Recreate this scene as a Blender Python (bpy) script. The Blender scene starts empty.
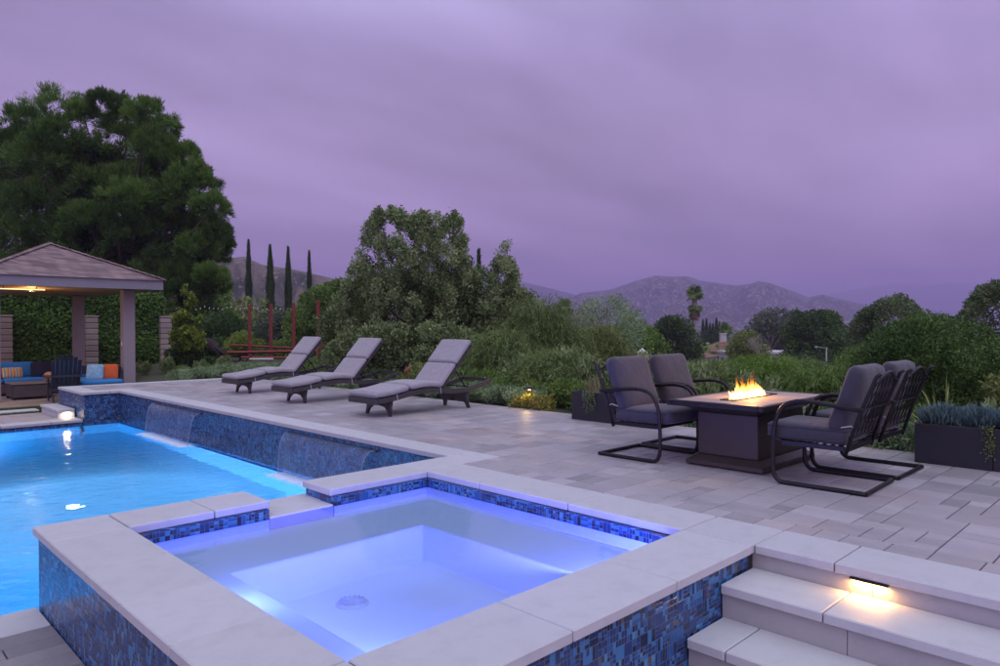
import bpy, bmesh, math, random
import numpy as np
from mathutils import Vector, Matrix
random.seed(7); rng = np.random.default_rng(11)
S = bpy.context.scene; COL = S.collection
R = math.radians; PI = math.pi

# ------------------------------------------------------------------ camera
F = 706.18; PIT = -0.0096508; ROLL = -0.0020496; YAW = 0.7911135; CH = 1.3
cam = bpy.data.objects.new('camera', bpy.data.cameras.new('camera')); COL.objects.link(cam); S.camera = cam
cy, sy, cp, sp = math.cos(YAW), math.sin(YAW), math.cos(PIT), math.sin(PIT)
fw = Vector((cy*cp, sy*cp, sp)); rt = Vector((sy, -cy, 0)); dn = fw.cross(rt)
cr, sr = math.cos(ROLL), math.sin(ROLL)
rt2 = cr*rt - sr*dn; dn2 = sr*rt + cr*dn
cam.matrix_world = Matrix(((rt2.x, -dn2.x, -fw.x, 0), (rt2.y, -dn2.y, -fw.y, 0), (rt2.z, -dn2.z, -fw.z, CH), (0, 0, 0, 1)))
cam.data.sensor_width = 36; cam.data.lens = F*36/1000; cam.data.clip_start = .05; cam.data.clip_end = 30000

def at(px, D, py=None, z=None):
    """ground plan position of something seen in column px at depth D (metres)"""
    X = (px-500)/F*D
    x, y = D*cy + X*sy, D*sy - X*cy
    if py is None: return x, y
    return x, y, CH + (326.2-py)/F*D

# ------------------------------------------------------------------ objects
def tag(o, label=None, cat=None, group=None, kind=None):
    if label: o['label'] = label
    if cat: o['category'] = cat
    if group: o['group'] = group
    if kind: o['kind'] = kind
    return o
def empty(name, loc, label, cat, group=None, rz=0):
    o = bpy.data.objects.new(name, None); COL.objects.link(o)
    o.location = loc; o.rotation_euler.z = rz; o.empty_display_size = .1
    return tag(o, label, cat, group)
def link(name, me, mat, parent=None):
    o = bpy.data.objects.new(name, me); COL.objects.link(o)
    if parent: o.parent = parent
    me.materials.clear(); me.materials.append(mat)
    return o
def copy_tree(o, parent=None, **kw):
    c = o.copy(); COL.objects.link(c)
    if parent: c.parent = parent
    for ch in list(o.children): copy_tree(ch, c)
    return c

class MB:
    def __init__(s): s.v = []; s.f = []; s.t = []
    def add(s, vs, fs, tint=None):
        n = len(s.v); s.v += [tuple(v) for v in vs]; s.f += [tuple(i+n for i in f) for f in fs]
        s.t += [tint if tint is not None else 1.0]*len(fs); return s
    def box(s, x0, y0, z0, x1, y1, z1, M=None, tint=None, ch=0):
        if x0 > x1: x0, x1 = x1, x0
        if y0 > y1: y0, y1 = y1, y0
        if z0 > z1: z0, z1 = z1, z0
        if ch <= 0:
            vs = [Vector(p) for p in ((x0,y0,z0),(x1,y0,z0),(x1,y1,z0),(x0,y1,z0),(x0,y0,z1),(x1,y0,z1),(x1,y1,z1),(x0,y1,z1))]
            fs = [(3,2,1,0),(4,5,6,7),(0,1,5,4),(1,2,6,5),(2,3,7,6),(3,0,4,7)]
        else:   # all twelve edges chamfered
            xs, ys, zs = (x0, x1), (y0, y1), (z0, z1); sg = (1, -1); vs = []; ix = {}
            for i in (0,1):
                for j in (0,1):
                    for k in (0,1):
                        for a in range(3):
                            p = [xs[i], ys[j], zs[k]]
                            if a != 0: p[0] += sg[i]*ch
                            if a != 1: p[1] += sg[j]*ch
                            if a != 2: p[2] += sg[k]*ch
                            ix[(i,j,k,a)] = len(vs); vs.append(Vector(p))
            fs = []
            for a in range(3):
                b, c = (a+1) % 3, (a+2) % 3
                for sd in (0,1):
                    loop = []
                    for q in ((0,0),(1,0),(1,1),(0,1)):
                        t = [0,0,0]; t[a] = sd; t[b] = q[0]; t[c] = q[1]; loop.append(ix[(*t, a)])
                    fs.append(tuple(loop if sd else loop[::-1]))
            for a in range(3):      # edges along axis a
                b, c = (a+1) % 3, (a+2) % 3
                for q in ((0,0),(1,0),(1,1),(0,1)):
                    l = []
                    for sd in (0,1):
                        t = [0,0,0]; t[a] = sd; t[b] = q[0]; t[c] = q[1]; l.append((ix[(*t, b)], ix[(*t, c)]))
                    f = (l[0][0], l[0][1], l[1][1], l[1][0])
                    fs.append(f if (q[0] ^ q[1]) == 0 else f[::-1])
            for i in (0,1):
                for j in (0,1):
                    for k in (0,1):
                        f = (ix[(i,j,k,0)], ix[(i,j,k,1)], ix[(i,j,k,2)]); fs.append(f)
        if M: vs = [M @ v for v in vs]
        return s.add(vs, fs, tint)
    def tube(s, pts, r, n=8, ry=None, cap=True, closed=False):
        pts = [Vector(p) for p in pts]; m = len(pts)
        rs = r if isinstance(r, (list, tuple)) else [r]*m
        vs = []; up0 = None
        for i, p in enumerate(pts):
            if closed: d = pts[(i+1) % m] - pts[i-1]
            else: d = pts[min(i+1, m-1)] - pts[max(i-1, 0)]
            d.normalize()
            if up0 is None:
                up0 = Vector((0,0,1)) if abs(d.z) < .9 else Vector((1,0,0))
            sd = d.cross(up0)
            if sd.length < 1e-4: sd = d.cross(Vector((.3,1,.2)))
            sd.normalize(); up = sd.cross(d).normalized(); up0 = up
            for k in range(n):
                a = 2*PI*k/n
                vs.append(p + sd*math.cos(a)*rs[i] + up*math.sin(a)*(ry if ry else rs[i]))
        fs = []
        for i in range(m if closed else m-1):
            j = (i+1) % m
            for k in range(n):
                fs.append((i*n+k, i*n+(k+1) % n, j*n+(k+1) % n, j*n+k))
        if cap and not closed: fs += [tuple(range(n))[::-1], tuple((m-1)*n+k for k in range(n))]
        return s.add(vs, fs)
    def lathe(s, prof, c=(0,0,0), n=20):
        vs = []; fs = []
        for r, z in prof:
            for k in range(n): vs.append((c[0]+r*math.cos(2*PI*k/n), c[1]+r*math.sin(2*PI*k/n), c[2]+z))
        for i in range(len(prof)-1):
            for k in range(n): fs.append((i*n+k, i*n+(k+1) % n, (i+1)*n+(k+1) % n, (i+1)*n+k))
        return s.add(vs, fs)
    def prism(s, poly, axis, a, b):
        """poly in the two other axes, extruded along axis from a to b"""
        def P(u, v, w): return {'x': (w, u, v), 'y': (u, w, v), 'z': (u, v, w)}[axis]
        n = len(poly)
        vs = [P(u, v, a) for u, v in poly] + [P(u, v, b) for u, v in poly]
        fs = [tuple(range(n)), tuple(range(2*n-1, n-1, -1))] + [(i, i+n, (i+1) % n+n, (i+1) % n) for i in range(n)]
        return s.add(vs, fs)
    def cushion(s, w, d, h, M, e=.22, ez=.55, nu=28, nv=12, lump=.0):
        """rounded pillow: superellipsoid w x d x h centred on M"""
        def c_(a, p): c = math.cos(a); return math.copysign(abs(c)**p, c)
        def s_(a, p): c = math.sin(a); return math.copysign(abs(c)**p, c)
        vs = []; fs = []; ph = random.random()*9
        for i in range(nv+1):
            b = -PI/2 + PI*i/nv
            for k in range(nu):
                a = 2*PI*k/nu
                x = c_(a, e)*c_(b, ez); y = s_(a, e)*c_(b, ez); z = s_(b, ez)
                x, y = x*(1+.0*abs(z)), y
                l = 1 + lump*math.sin(5*x+ph)*math.cos(4*y+ph)
                vs.append(M @ Vector((x*w/2, y*d/2, z*h/2*l)))
        for i in range(nv):
            for k in range(nu): fs.append((i*nu+k, i*nu+(k+1) % nu, (i+1)*nu+(k+1) % nu, (i+1)*nu+k))
        return s.add(vs, fs)
    def mesh(s, name, smooth=False, fix=True):
        me = bpy.data.meshes.new(name); me.from_pydata(s.v, [], s.f)
        if fix:
            bm = bmesh.new(); bm.from_mesh(me); bmesh.ops.recalc_face_normals(bm, faces=bm.faces); bm.to_mesh(me); bm.free()
        if smooth: me.shade_smooth()
        return me
    def build(s, name, mat, parent=None, smooth=False, tint=False, bevel=0, fix=True):
        me = s.mesh(name, smooth, fix)
        if tint: set_tint(me, s.t)
        o = link(name, me, mat, parent)
        if bevel:
            b = o.modifiers.new('bevel', 'BEVEL'); b.width = bevel; b.segments = 2; b.limit_method = 'ANGLE'
        return o
def set_tint(me, t):
    at_ = me.attributes.new('tint', 'FLOAT', 'FACE'); at_.data.foreach_set('value', np.asarray(t, dtype=np.float32))
def np_mesh(name, V, k, tint=None):
    """V (n,k,3): n separate k-gons"""
    n = len(V); me = bpy.data.meshes.new(name)
    me.vertices.add(n*k); me.vertices.foreach_set('co', V.astype(np.float32).ravel())
    me.loops.add(n*k); me.loops.foreach_set('vertex_index', np.arange(n*k, dtype=np.int32))
    me.polygons.add(n); me.polygons.foreach_set('loop_start', np.arange(0, n*k, k, dtype=np.int32))
    try: me.polygons.foreach_set('loop_total', np.full(n, k, dtype=np.int32))
    except Exception: pass
    me.update(calc_edges=True)
    if tint is not None: set_tint(me, tint)
    return me

# ------------------------------------------------------------------ materials
class NT:
    def __init__(s, name):
        s.m = bpy.data.materials.new(name); s.m.use_nodes = True; s.n = s.m.node_tree.nodes; s.l = s.m.node_tree.links
        s.b = s.n['Principled BSDF']; s.out = s.n['Material Output']
    def nd(s, t, **kw):
        n = s.n.new(t)
        for k, v in kw.items(): setattr(n, k, v)
        return n
    def L(s, a, b): s.l.new(a, b)
    def math(s, op, a, b=None, c=None):
        n = s.nd('ShaderNodeMath', operation=op)
        for i, q in enumerate((a, b, c)):
            if q is None: continue
            if hasattr(q, 'links'): s.L(q, n.inputs[i])
            else: n.inputs[i].default_value = q
        return n.outputs[0]
    def mix(s, f, a, b, mode='MIX'):
        n = s.nd('ShaderNodeMix', data_type='RGBA', blend_type=mode)
        for i, q in ((0, f), (6, a), (7, b)):
            if hasattr(q, 'links'): s.L(q, n.inputs[i])
            else: n.inputs[i].default_value = q if i == 0 else (*q[:3], 1)
        return n.outputs[2]
    def noise(s, scale, detail=4, vec=None, rough=.55):
        n = s.nd('ShaderNodeTexNoise'); n.inputs['Scale'].default_value = scale; n.inputs['Detail'].default_value = detail
        n.inputs['Roughness'].default_value = rough
        if vec: s.L(vec, n.inputs['Vector'])
        return n.outputs['Fac']
    def obj(s): 
        return s.nd('ShaderNodeTexCoord').outputs['Object']
    def ramp(s, f, stops, interp='LINEAR'):
        n = s.nd('ShaderNodeValToRGB'); n.color_ramp.interpolation = interp
        e = n.color_ramp.elements
        while len(e) < len(stops): e.new(.5)
        for q, (p, c) in zip(e, stops): q.position = p; q.color = (*c, 1) if len(c) == 3 else c
        s.L(f, n.inputs[0]); return n.outputs[0]
    def bump(s, h, strength=.3, dist=.01):
        n = s.nd('ShaderNodeBump'); n.inputs['Strength'].default_value = strength; n.inputs['Distance'].default_value = dist
        s.L(h, n.inputs['Height']); s.L(n.outputs[0], s.b.inputs['Normal']); return n.outputs[0]
def sc(c, k): return tuple(min(1, x*k) for x in c)
MC = {}
def M(name, c, rough=.6, var=.18, scale=6, bump=0, bscale=60, metal=0, tint=False, spec=.5, sheen=0, hue=None, coat=0):
    if name in MC: return MC[name]
    t = NT(name); b = t.b; o = t.obj()
    col = t.mix(t.noise(scale, 5, o), sc(c, 1-var), hue if hue else sc(c, 1+var))
    if tint:
        a = t.nd('ShaderNodeAttribute', attribute_name='tint')
        col = t.mix(1, col, a.outputs['Fac'], 'MULTIPLY')
    t.L(col, b.inputs['Base Color'])
    rr = t.math('MULTIPLY_ADD', t.noise(scale*2.3, 3, o), .25, rough-.12); t.L(rr, b.inputs['Roughness'])
    b.inputs['Metallic'].default_value = metal; b.inputs['Specular IOR Level'].default_value = spec
    b.inputs['Sheen Weight'].default_value = sheen; b.inputs['Coat Weight'].default_value = coat
    if bump: t.bump(t.noise(bscale, 4, o), bump, .01)
    MC[name] = t.m; return t.m
def leafmat(name, a, b_, spec=.25):
    """leaf colour between a and b by the leaf's own tint attribute"""
    if name in MC: return MC[name]
    t = NT(name); at_ = t.nd('ShaderNodeAttribute', attribute_name='tint')
    col = t.mix(at_.outputs['Fac'], a, b_); t.L(col, t.b.inputs['Base Color'])
    t.b.inputs['Roughness'].default_value = .6; t.b.inputs['Specular IOR Level'].default_value = spec
    tr = t.nd('ShaderNodeBsdfTranslucent'); t.L(col, tr.inputs[0])
    mx = t.nd('ShaderNodeMixShader'); mx.inputs[0].default_value = .2
    t.L(t.b.outputs[0], mx.inputs[1]); t.L(tr.outputs[0], mx.inputs[2]); t.L(mx.outputs[0], t.out.inputs[0])
    MC[name] = t.m; return t.m
def emis(name, c, k):
    if name in MC: return MC[name]
    t = NT(name); t.b.inputs['Base Color'].default_value = (*c, 1)
    t.b.inputs['Emission Color'].default_value = (*c, 1); t.b.inputs['Emission Strength'].default_value = k
    MC[name] = t.m; return t.m

def mosaic():
    t = NT('glass_mosaic'); o = t.obj(); sx = t.nd('ShaderNodeSeparateXYZ'); t.L(o, sx.inputs[0])
    c = .066
    U = t.math('DIVIDE', t.math('ADD', sx.outputs[0], sx.outputs[1]), c); V = t.math('DIVIDE', sx.outputs[2], c)
    fu, fv = t.math('FLOOR', U), t.math('FLOOR', V)
    def wn(x, y, z=0):
        cb = t.nd('ShaderNodeCombineXYZ'); w = t.nd('ShaderNodeTexWhiteNoise', noise_dimensions='3D')
        for i, q in enumerate((x, y, z)):
            if hasattr(q, 'links'): t.L(q, cb.inputs[i])
            else: cb.inputs[i].default_value = q
        t.L(cb.outputs[0], w.inputs[0]); return w.outputs[0]
    h1, h2 = wn(fu, fv, 1.5), wn(fu, fv, 7.5)
    nx = t.math('ADD', 1, t.math('ADD', t.math('GREATER_THAN', h1, .22), t.math('GREATER_THAN', h1, .62)))
    ny = t.math('ADD', 1, t.math('ADD', t.math('GREATER_THAN', h2, .25), t.math('GREATER_THAN', h2, .55)))
    qu, qv = t.math('MULTIPLY', U, nx), t.math('MULTIPLY', V, ny)
    iu, iv = t.math('FLOOR', qu), t.math('FLOOR', qv)
    def bd(q, n):
        f = t.math('FRACT', q); d = t.math('MINIMUM', f, t.math('SUBTRACT', 1, f)); return t.math('DIVIDE', t.math('MULTIPLY', d, c), n)
    d = t.math('MINIMUM', bd(qu, nx), bd(qv, ny))
    grout = t.math('LESS_THAN', d, .0013)
    cb = t.math('ADD', t.math('MULTIPLY', iu, 1.37), t.math('MULTIPLY', nx, 31.7)); cv = t.math('ADD', iv, t.math('MULTIPLY', ny, 57.3))
    r = wn(cb, cv, 3.3); r2 = wn(cb, cv, 9.1)
    col = t.ramp(r, [(0, (.005,.010,.045)), (.2, (.010,.032,.13)), (.42, (.018,.09,.28)), (.60, (.04,.19,.44)), (.78, (.010,.036,.16)), (.93, (.09,.27,.46)), (.97, (.12,.09,.08))], 'CONSTANT')
    col = t.mix(t.math('MULTIPLY', t.noise(90, 3, o), .15), col, (.05,.14,.26))
    col = t.mix(grout, col, (.11,.15,.25)); t.L(col, t.b.inputs['Base Color'])
    t.L(t.math('ADD', t.math('MULTIPLY', r2, .22), t.math('ADD', .07, t.math('MULTIPLY', grout, .5))), t.b.inputs['Roughness'])
    hh = t.math('ADD', t.math('MULTIPLY', t.math('MINIMUM', d, .004), 200), t.math('MULTIPLY', t.noise(55, 2, o), .35))
    t.bump(hh, .5, .004); t.b.inputs['Specular IOR Level'].default_value = .6
    return t.m
def water(name, scale, amount, tintc=(.75,.9,1)):
    t = NT(name); o = t.obj(); t.n.remove(t.b)
    mp = t.nd('ShaderNodeMapping'); t.L(o, mp.inputs[0]); mp.inputs['Scale'].default_value = (1, 1.0, 1)
    h = t.math('ADD', t.noise(scale, 3, mp.outputs[0]), t.math('MULTIPLY', t.noise(scale*3.1, 2, mp.outputs[0]), .35))
    bp = t.nd('ShaderNodeBump'); bp.inputs['Strength'].default_value = 1; bp.inputs['Distance'].default_value = amount; t.L(h, bp.inputs['Height'])
    g = t.nd('ShaderNodeBsdfGlossy'); g.inputs['Roughness'].default_value = .02; t.L(bp.outputs[0], g.inputs['Normal'])
    rf = t.nd('ShaderNodeBsdfRefraction'); rf.inputs['IOR'].default_value = 1.33; rf.inputs['Roughness'].default_value = 0
    rf.inputs['Color'].default_value = (*tintc, 1); t.L(bp.outputs[0], rf.inputs['Normal'])
    fr = t.nd('ShaderNodeFresnel'); fr.inputs['IOR'].default_value = 1.33; t.L(bp.outputs[0], fr.inputs['Normal'])
    mx = t.nd('ShaderNodeMixShader'); t.L(fr.outputs[0], mx.inputs[0]); t.L(rf.outputs[0], mx.inputs[1]); t.L(g.outputs[0], mx.inputs[2])
    t.L(mx.outputs[0], t.out.inputs[0]); return t.m
def clear_water(name, scale, amount, tintc):
    t = NT(name); o = t.obj(); t.n.remove(t.b)
    h = t.noise(scale, 3, o); bp = t.nd('ShaderNodeBump'); bp.inputs['Distance'].default_value = amount; t.L(h, bp.inputs['Height'])
    g = t.nd('ShaderNodeBsdfGlossy'); g.inputs['Roughness'].default_value = .01; t.L(bp.outputs[0], g.inputs['Normal'])
    tr = t.nd('ShaderNodeBsdfTransparent'); tr.inputs[0].default_value = (*tintc, 1)
    fr = t.nd('ShaderNodeFresnel'); fr.inputs['IOR'].default_value = 1.33; t.L(bp.outputs[0], fr.inputs['Normal'])
    mx = t.nd('ShaderNodeMixShader'); t.L(fr.outputs[0], mx.inputs[0]); t.L(tr.outputs[0], mx.inputs[1]); t.L(g.outputs[0], mx.inputs[2]); t.L(mx.outputs[0], t.out.inputs[0]); return t.m
def weave(name, a, b_, s=55, rough=.5):
    """woven synthetic wicker"""
    t = NT(name); o = t.obj(); sx = t.nd('ShaderNodeSeparateXYZ'); t.L(o, sx.inputs[0])
    u = t.math('MULTIPLY', t.math('ADD', sx.outputs[0], sx.outputs[1]), s*2*PI*.5); v = t.math('MULTIPLY', sx.outputs[2], s*2*PI*.8)
    w = t.math('MULTIPLY', t.math('SINE', u), t.math('SINE', v))
    f = t.math('MULTIPLY_ADD', w, .5, .5)
    col = t.mix(f, a, b_); col = t.mix(t.noise(9, 3, o), sc(a, .8), col); t.L(col, t.b.inputs['Base Color']); t.b.inputs['Roughness'].default_value = rough
    t.bump(f, .6, .004); return t.m

def stone(name, c, var=.06, warm=None):
    t = NT(name); o = t.obj()
    at_ = t.nd('ShaderNodeAttribute', attribute_name='tint')
    a = t.mix(t.noise(2.2, 6, o, .65), sc(c, 1-var*1.6), warm if warm else sc(c, 1+var))
    a = t.mix(t.math('MULTIPLY', t.noise(120, 3, o), .3), a, sc(c, .8))
    sp_ = t.ramp(t.noise(7, 6, o, .7), [(.48, (1,1,1)), (.75, (.84,.84,.86))])      # water spots and dirt
    a = t.mix(.8, a, sp_, 'MULTIPLY')
    a = t.mix(1, a, at_.outputs['Fac'], 'MULTIPLY')
    t.L(a, t.b.inputs['Base Color']); t.b.inputs['Roughness'].default_value = .62
    t.L(t.math('MULTIPLY_ADD', t.noise(5, 4, o), .3, .45), t.b.inputs['Roughness'])
    t.bump(t.math('ADD', t.noise(160, 3, o), t.math('MULTIPLY', t.noise(25, 4, o), .8)), .25, .004); return t.m

def paver():
    t = NT('paver_stone'); o = t.obj()
    at_ = t.nd('ShaderNodeAttribute', attribute_name='tint')
    mp = t.nd('ShaderNodeMapping'); t.L(o, mp.inputs[0]); mp.inputs['Scale'].default_value = (1, .35, 1)
    n1 = t.noise(4.5, 7, mp.outputs[0], .7)
    a = t.mix(n1, (.15,.14,.155), (.56,.51,.52))
    a = t.mix(t.math('MULTIPLY', t.noise(1.3, 4, o), .8), a, (.36,.35,.385))
    a = t.mix(t.ramp(t.noise(.9, 3, o), [(.52, (0,0,0)), (.62, (.35,.35,.35))]), a, (.42,.33,.29))
    a = t.mix(1, a, at_.outputs['Fac'], 'MULTIPLY')
    t.L(a, t.b.inputs['Base Color'])
    t.L(t.math('MULTIPLY_ADD', n1, .35, .30), t.b.inputs['Roughness'])
    t.bump(t.math('ADD', t.noise(70, 4, o), t.math('MULTIPLY', t.noise(12, 5, o), 1.5)), .45, .005); return t.m

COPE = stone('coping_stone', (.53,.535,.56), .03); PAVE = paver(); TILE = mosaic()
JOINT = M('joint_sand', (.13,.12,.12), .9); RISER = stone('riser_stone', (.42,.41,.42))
PLASTER = M('pool_plaster', (.62,.72,.80), .7, var=.05, scale=1.5, bump=.1, bscale=30)
SPAPLASTER = M('spa_plaster', (.74,.79,.88), .7, var=.06, scale=2)
METAL = M('dark_bronze_metal', (.022,.019,.021), .42, metal=.55, var=.25, scale=20)
TABLEM = M('brown_table_metal', (.062,.045,.041), .45, metal=.35, var=.2, scale=8)
def fabric(name, c):
    t = NT(name); o = t.obj(); mp = t.nd('ShaderNodeMapping'); t.L(o, mp.inputs[0]); mp.inputs['Scale'].default_value = (1, 1.6, .8)
    n1 = t.noise(5.5, 3, mp.outputs[0], .5)
    t.L(t.mix(t.noise(14, 5, o), sc(c, .82), sc(c, 1.2)), t.b.inputs['Base Color']); t.b.inputs['Roughness'].default_value = .9; t.b.inputs['Sheen Weight'].default_value = .25
    h = t.math('ADD', t.math('MULTIPLY', n1, 6), t.math('MULTIPLY', t.noise(230, 2, o), .25)); t.bump(h, .55, .006); return t.m
DARKFAB = fabric('charcoal_outdoor_fabric', (.038,.036,.052)) if True else M('charcoal_outdoor_fabric', (.050,.048,.068), .9, var=.14, scale=7, bump=.4, bscale=160, sheen=.2)
GREYFAB = fabric('grey_outdoor_fabric', (.29,.28,.305))
PIPING = M('pale_piping', (.5,.5,.52), .7)
WICK = weave('dark_wicker', (.028,.025,.028), (.095,.085,.088)); WICKB = weave('brown_wicker', (.05,.04,.04), (.15,.12,.11))
SOIL = M('garden_soil', (.045,.036,.028), .95, var=.4, scale=3, bump=.5, bscale=20)
BARK = M('tree_bark', (.085,.07,.058), .9, var=.35, scale=4, bump=.6, bscale=15)
PALEBARK = M('pale_bark', (.26,.23,.21), .9, var=.3, scale=3)

# ------------------------------------------------------------------ terrain height
def sm(a, b, x):
    t = np.clip((x-a)/(b-a), 0, 1); return t*t*(3-2*t)
def hgt(x, y):
    x = np.asarray(x, float); y = np.asarray(y, float)
    r = np.hypot(x, y); az = np.degrees(np.arctan2(y, x))
    east = 1 - sm(50, 64, az); east = np.where(az < -60, 0, east)
    z = -.10 - 13*east*sm(13, 110, r) - .6*(1-east)*sm(26, 60, r)
    low = sm(0, 1, (y-17.2)*2)*(1-sm(5.6, 6.4, x)); behind = np.maximum(sm(-6, -8, y)*0, 0)
    z = z - .52*np.maximum(low, np.maximum(1-sm(-9.5, -9, x), (1-sm(-7.5, -7, y))*(1-sm(3, 3.4, x))))
    z = z + .05*np.sin(x*.9)*np.cos(y*.7)*sm(9, 14, r)
    z = z + .5*np.sin(x*.05+1)*np.cos(y*.043)*sm(60, 160, r)
    return z

# ------------------------------------------------------------------ setting
def slabs(mb, x0, y0, x1, y1, z, th, axis, L, g=.004, off=0, ch=.006):
    """a run of coping slabs with open joints"""
    a, b = (x0, x1) if axis == 'x' else (y0, y1)
    p = a; first = True
    while p < b-1e-3:
        q = min(b, p + (L if not (first and off) else off)); first = False
        if b-q < .12: q = b
        tt = random.uniform(.965, 1.035)
        if axis == 'x': mb.box(p+g, y0, z-th, q-g, y1, z, tint=tt, ch=ch)
        else: mb.box(x0, p+g, z-th, x1, q-g, z, tint=tt, ch=ch)
        p = q
# deck core and pavers
core = MB()
core.box(4.05, -9, -2.4, 8.1, 5.0, -.016); core.box(4.68, 5.0, -2.4, 8.1, 17.7, -.016); core.box(3.99, 15.9, -2.4, 4.68, 17.7, -.016)
tag(core.build('deck_base', JOINT), kind='structure')
def pave_region(mb, x0, x1, y0, y1, z, m, th=.016, sizes=((3,2),(2,3),(2,2),(3,2),(2,1),(1,2),(3,3),(1,1),(2,2)), gap=.0042, big=1):
    nx, ny = int(round((x1-x0)/m)), int(round((y1-y0)/m)); mx, my = (x1-x0)/nx, (y1-y0)/ny
    used = np.zeros((nx, ny), bool)
    for i in range(nx):
        for j in range(ny):
            if used[i, j]: continue
            opts = [s_ for s_ in sizes if i+s_[0] <= nx and j+s_[1] <= ny and not used[i:i+s_[0], j:j+s_[1]].any()]
            a, b = random.choice(opts) if opts else (1, 1)
            used[i:i+a, j:j+b] = True
            t = random.gauss(1, .11)
            mb.box(x0+i*mx+gap, y0+j*my+gap, z-th, x0+(i+a)*mx-gap, y0+(j+b)*my-gap, z + random.uniform(-.0006, .0005), tint=max(.72, min(1.25, t)), ch=.003)
pv = MB()
pave_region(pv, 4.62, 8.1, -4, 5.0, -.001, .138)
pave_region(pv, 4.95, 8.1, 5.0, 15.5, -.001, .138)
pave_region(pv, 4.32, 8.1, 16.2, 17.35, -.001, .138)
pave_region(pv, 4.95, 8.1, 15.5, 16.2, -.001, .138)
y = -4.0
while y < 5.0:      # border course of small pavers along the coping
    d = random.choice((.16, .22, .25)); d = min(d, 5.0-y)
    pv.box(4.434, y+.0035, -.017, 4.6165, y+d-.0035, -.001, tint=random.uniform(.88, 1.2), ch=.003); y += d
tag(pv.build('deck_paving', PAVE, tint=True), kind='structure')
# coping of the deck by the steps
dc = MB(); slabs(dc, 4.014, -6.23, 4.43, 1.916, 0, .055, 'y', .92, off=.33)
slabs(dc, 3.95, 17.35, 8.1, 17.7, 0, .055, 'x', .9)
slabs(dc, 3.95, 16.16, 4.30, 17.35, 0, .055, 'y', .6)
tag(dc.build('deck_coping', COPE, tint=True), kind='structure')

# raised wall with its coping and two spouts
rw = empty('raised_pool_wall', (4.64, 10, 0), 'long raised blue mosaic wall behind the pool with pale coping', 'pool wall')
def child(mb, name, mat, par, **k):
    o = mb.build(name, mat, par, **k); o.matrix_parent_inverse = par.matrix_basis.inverted() if False else Matrix.Translation(-Vector(par.location)); return o
w = MB(); w.box(4.64, 5.375, -2.2, 4.677, 15.8, -.056); w.box(3.975, 15.80, -2.2, 4.677, 15.87, -.056); w.box(3.975, 15.872, -2.2, 3.988, 17.7, -.056)
child(w, 'tiled_wall', TILE, rw)
w = MB(); slabs(w, 4.61, 5.003, 4.945, 15.76, 0, .055, 'y', .92, off=.40); slabs(w, 3.945, 15.77, 4.945, 16.15, 0, .055, 'x', .5)
child(w, 'coping', COPE, rw, tint=True)
for (a, b) in ((11.65, 13.75), (6.72, 8.72)):
    w = MB(); w.box(4.615, a-.04, -.135, 4.642, b+.04, -.108); child(w, 'spout', M('spout_plastic', (.06,.06,.07), .4), rw)

# spa
spa = empty('raised_spa', (2.74, 3.66, -.53), 'square raised spa with pale stone coping and glowing violet water', 'spa')
X0, X1, Y0, Y1 = 1.055, 4.43, 1.916, 5.40; x0, x1, y0, y1 = 1.50, 3.98, 2.375, 4.95
w = MB(); TH = .055
w.box(X0+.002, y1+.002, -TH, x0-.003, Y1, 0, tint=1.01, ch=.006)                     # far left corner slab
slabs(w, X0, y0+.003, x0, y1-.003, 0, TH, 'y', .62)
w.box(X0+.002, Y0, -TH, x0-.003, y0-.003, 0, tint=.98, ch=.006)
slabs(w, x0+.003, Y0, x1, y0, 0, TH, 'x', .83)
w.box(x1+.003, Y0+.002, -TH, X1, y0-.003, 0, tint=.97, ch=.006)
slabs(w, x1, y0+.003, X1, 5.0, 0, TH, 'y', .95)
slabs(w, x0+.003, y1, 2.48, Y1, 0, TH, 'x', .56)
slabs(w, 2.985, y1, x1-.003, Y1-.003, 0, TH, 'x', .99); w.box(x1+.0, 5.003, -TH, 4.607, Y1-.003, 0, tint=1.0, ch=.006)
child(w, 'coping', COPE, spa, tint=True)
w = MB(); zb = -2.2
w.box(1.085, 1.945, zb, 1.31, 5.375, -.0565); w.box(1.311, 1.945, zb, 4.0, 2.19, -.0565); w.box(1.311, 5.18, zb, 2.455, 5.375, -.0565)
w.box(3.01, 5.18, zb, 4.64, 5.375, -.0565); w.box(2.455, 5.18, zb, 3.01, 5.375, -.165)
child(w, 'tiled_wall', TILE, spa)
w = MB()   # waterline tile inside
w.box(1.312, 2.19, -.132, 1.53, 5.178, -.0567); w.box(3.95, 2.19, -.132, 4.04, 5.178, -.0567)
w.box(1.532, 2.192, -.132, 3.948, 2.405, -.0567); w.box(1.532, 4.92, -.132, 2.455, 5.176, -.0567); w.box(3.01, 4.92, -.132, 3.948, 5.176, -.0567)
child(w, 'waterline_tile', TILE, spa)
w = MB(); zs, zf = -.212, -.475
w.box(1.34, 2.2, -1.5, 1.524, 5.17, -.134); w.box(3.956, 2.2, -1.5, 4.1, 5.17, -.134); w.box(1.526, 2.2, -1.5, 3.954, 2.399, -.134); w.box(1.526, 4.926, -1.5, 2.455, 5.17, -.134); w.box(3.01, 4.926, -1.5, 3.954, 5.17, -.134); w.box(2.4555, 4.932, -1.5, 3.0095, 5.17, -.31)
child(w, 'basin_wall', SPAPLASTER, spa); w = MB()
oa, ob, ia, ib = (1.526, 2.401), (3.954, 4.924), (1.86, 2.74), (3.34, 4.22)
R4 = lambda a, b, z: [(a[0],a[1],z),(b[0],a[1],z),(b[0],b[1],z),(a[0],b[1],z)]
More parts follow.
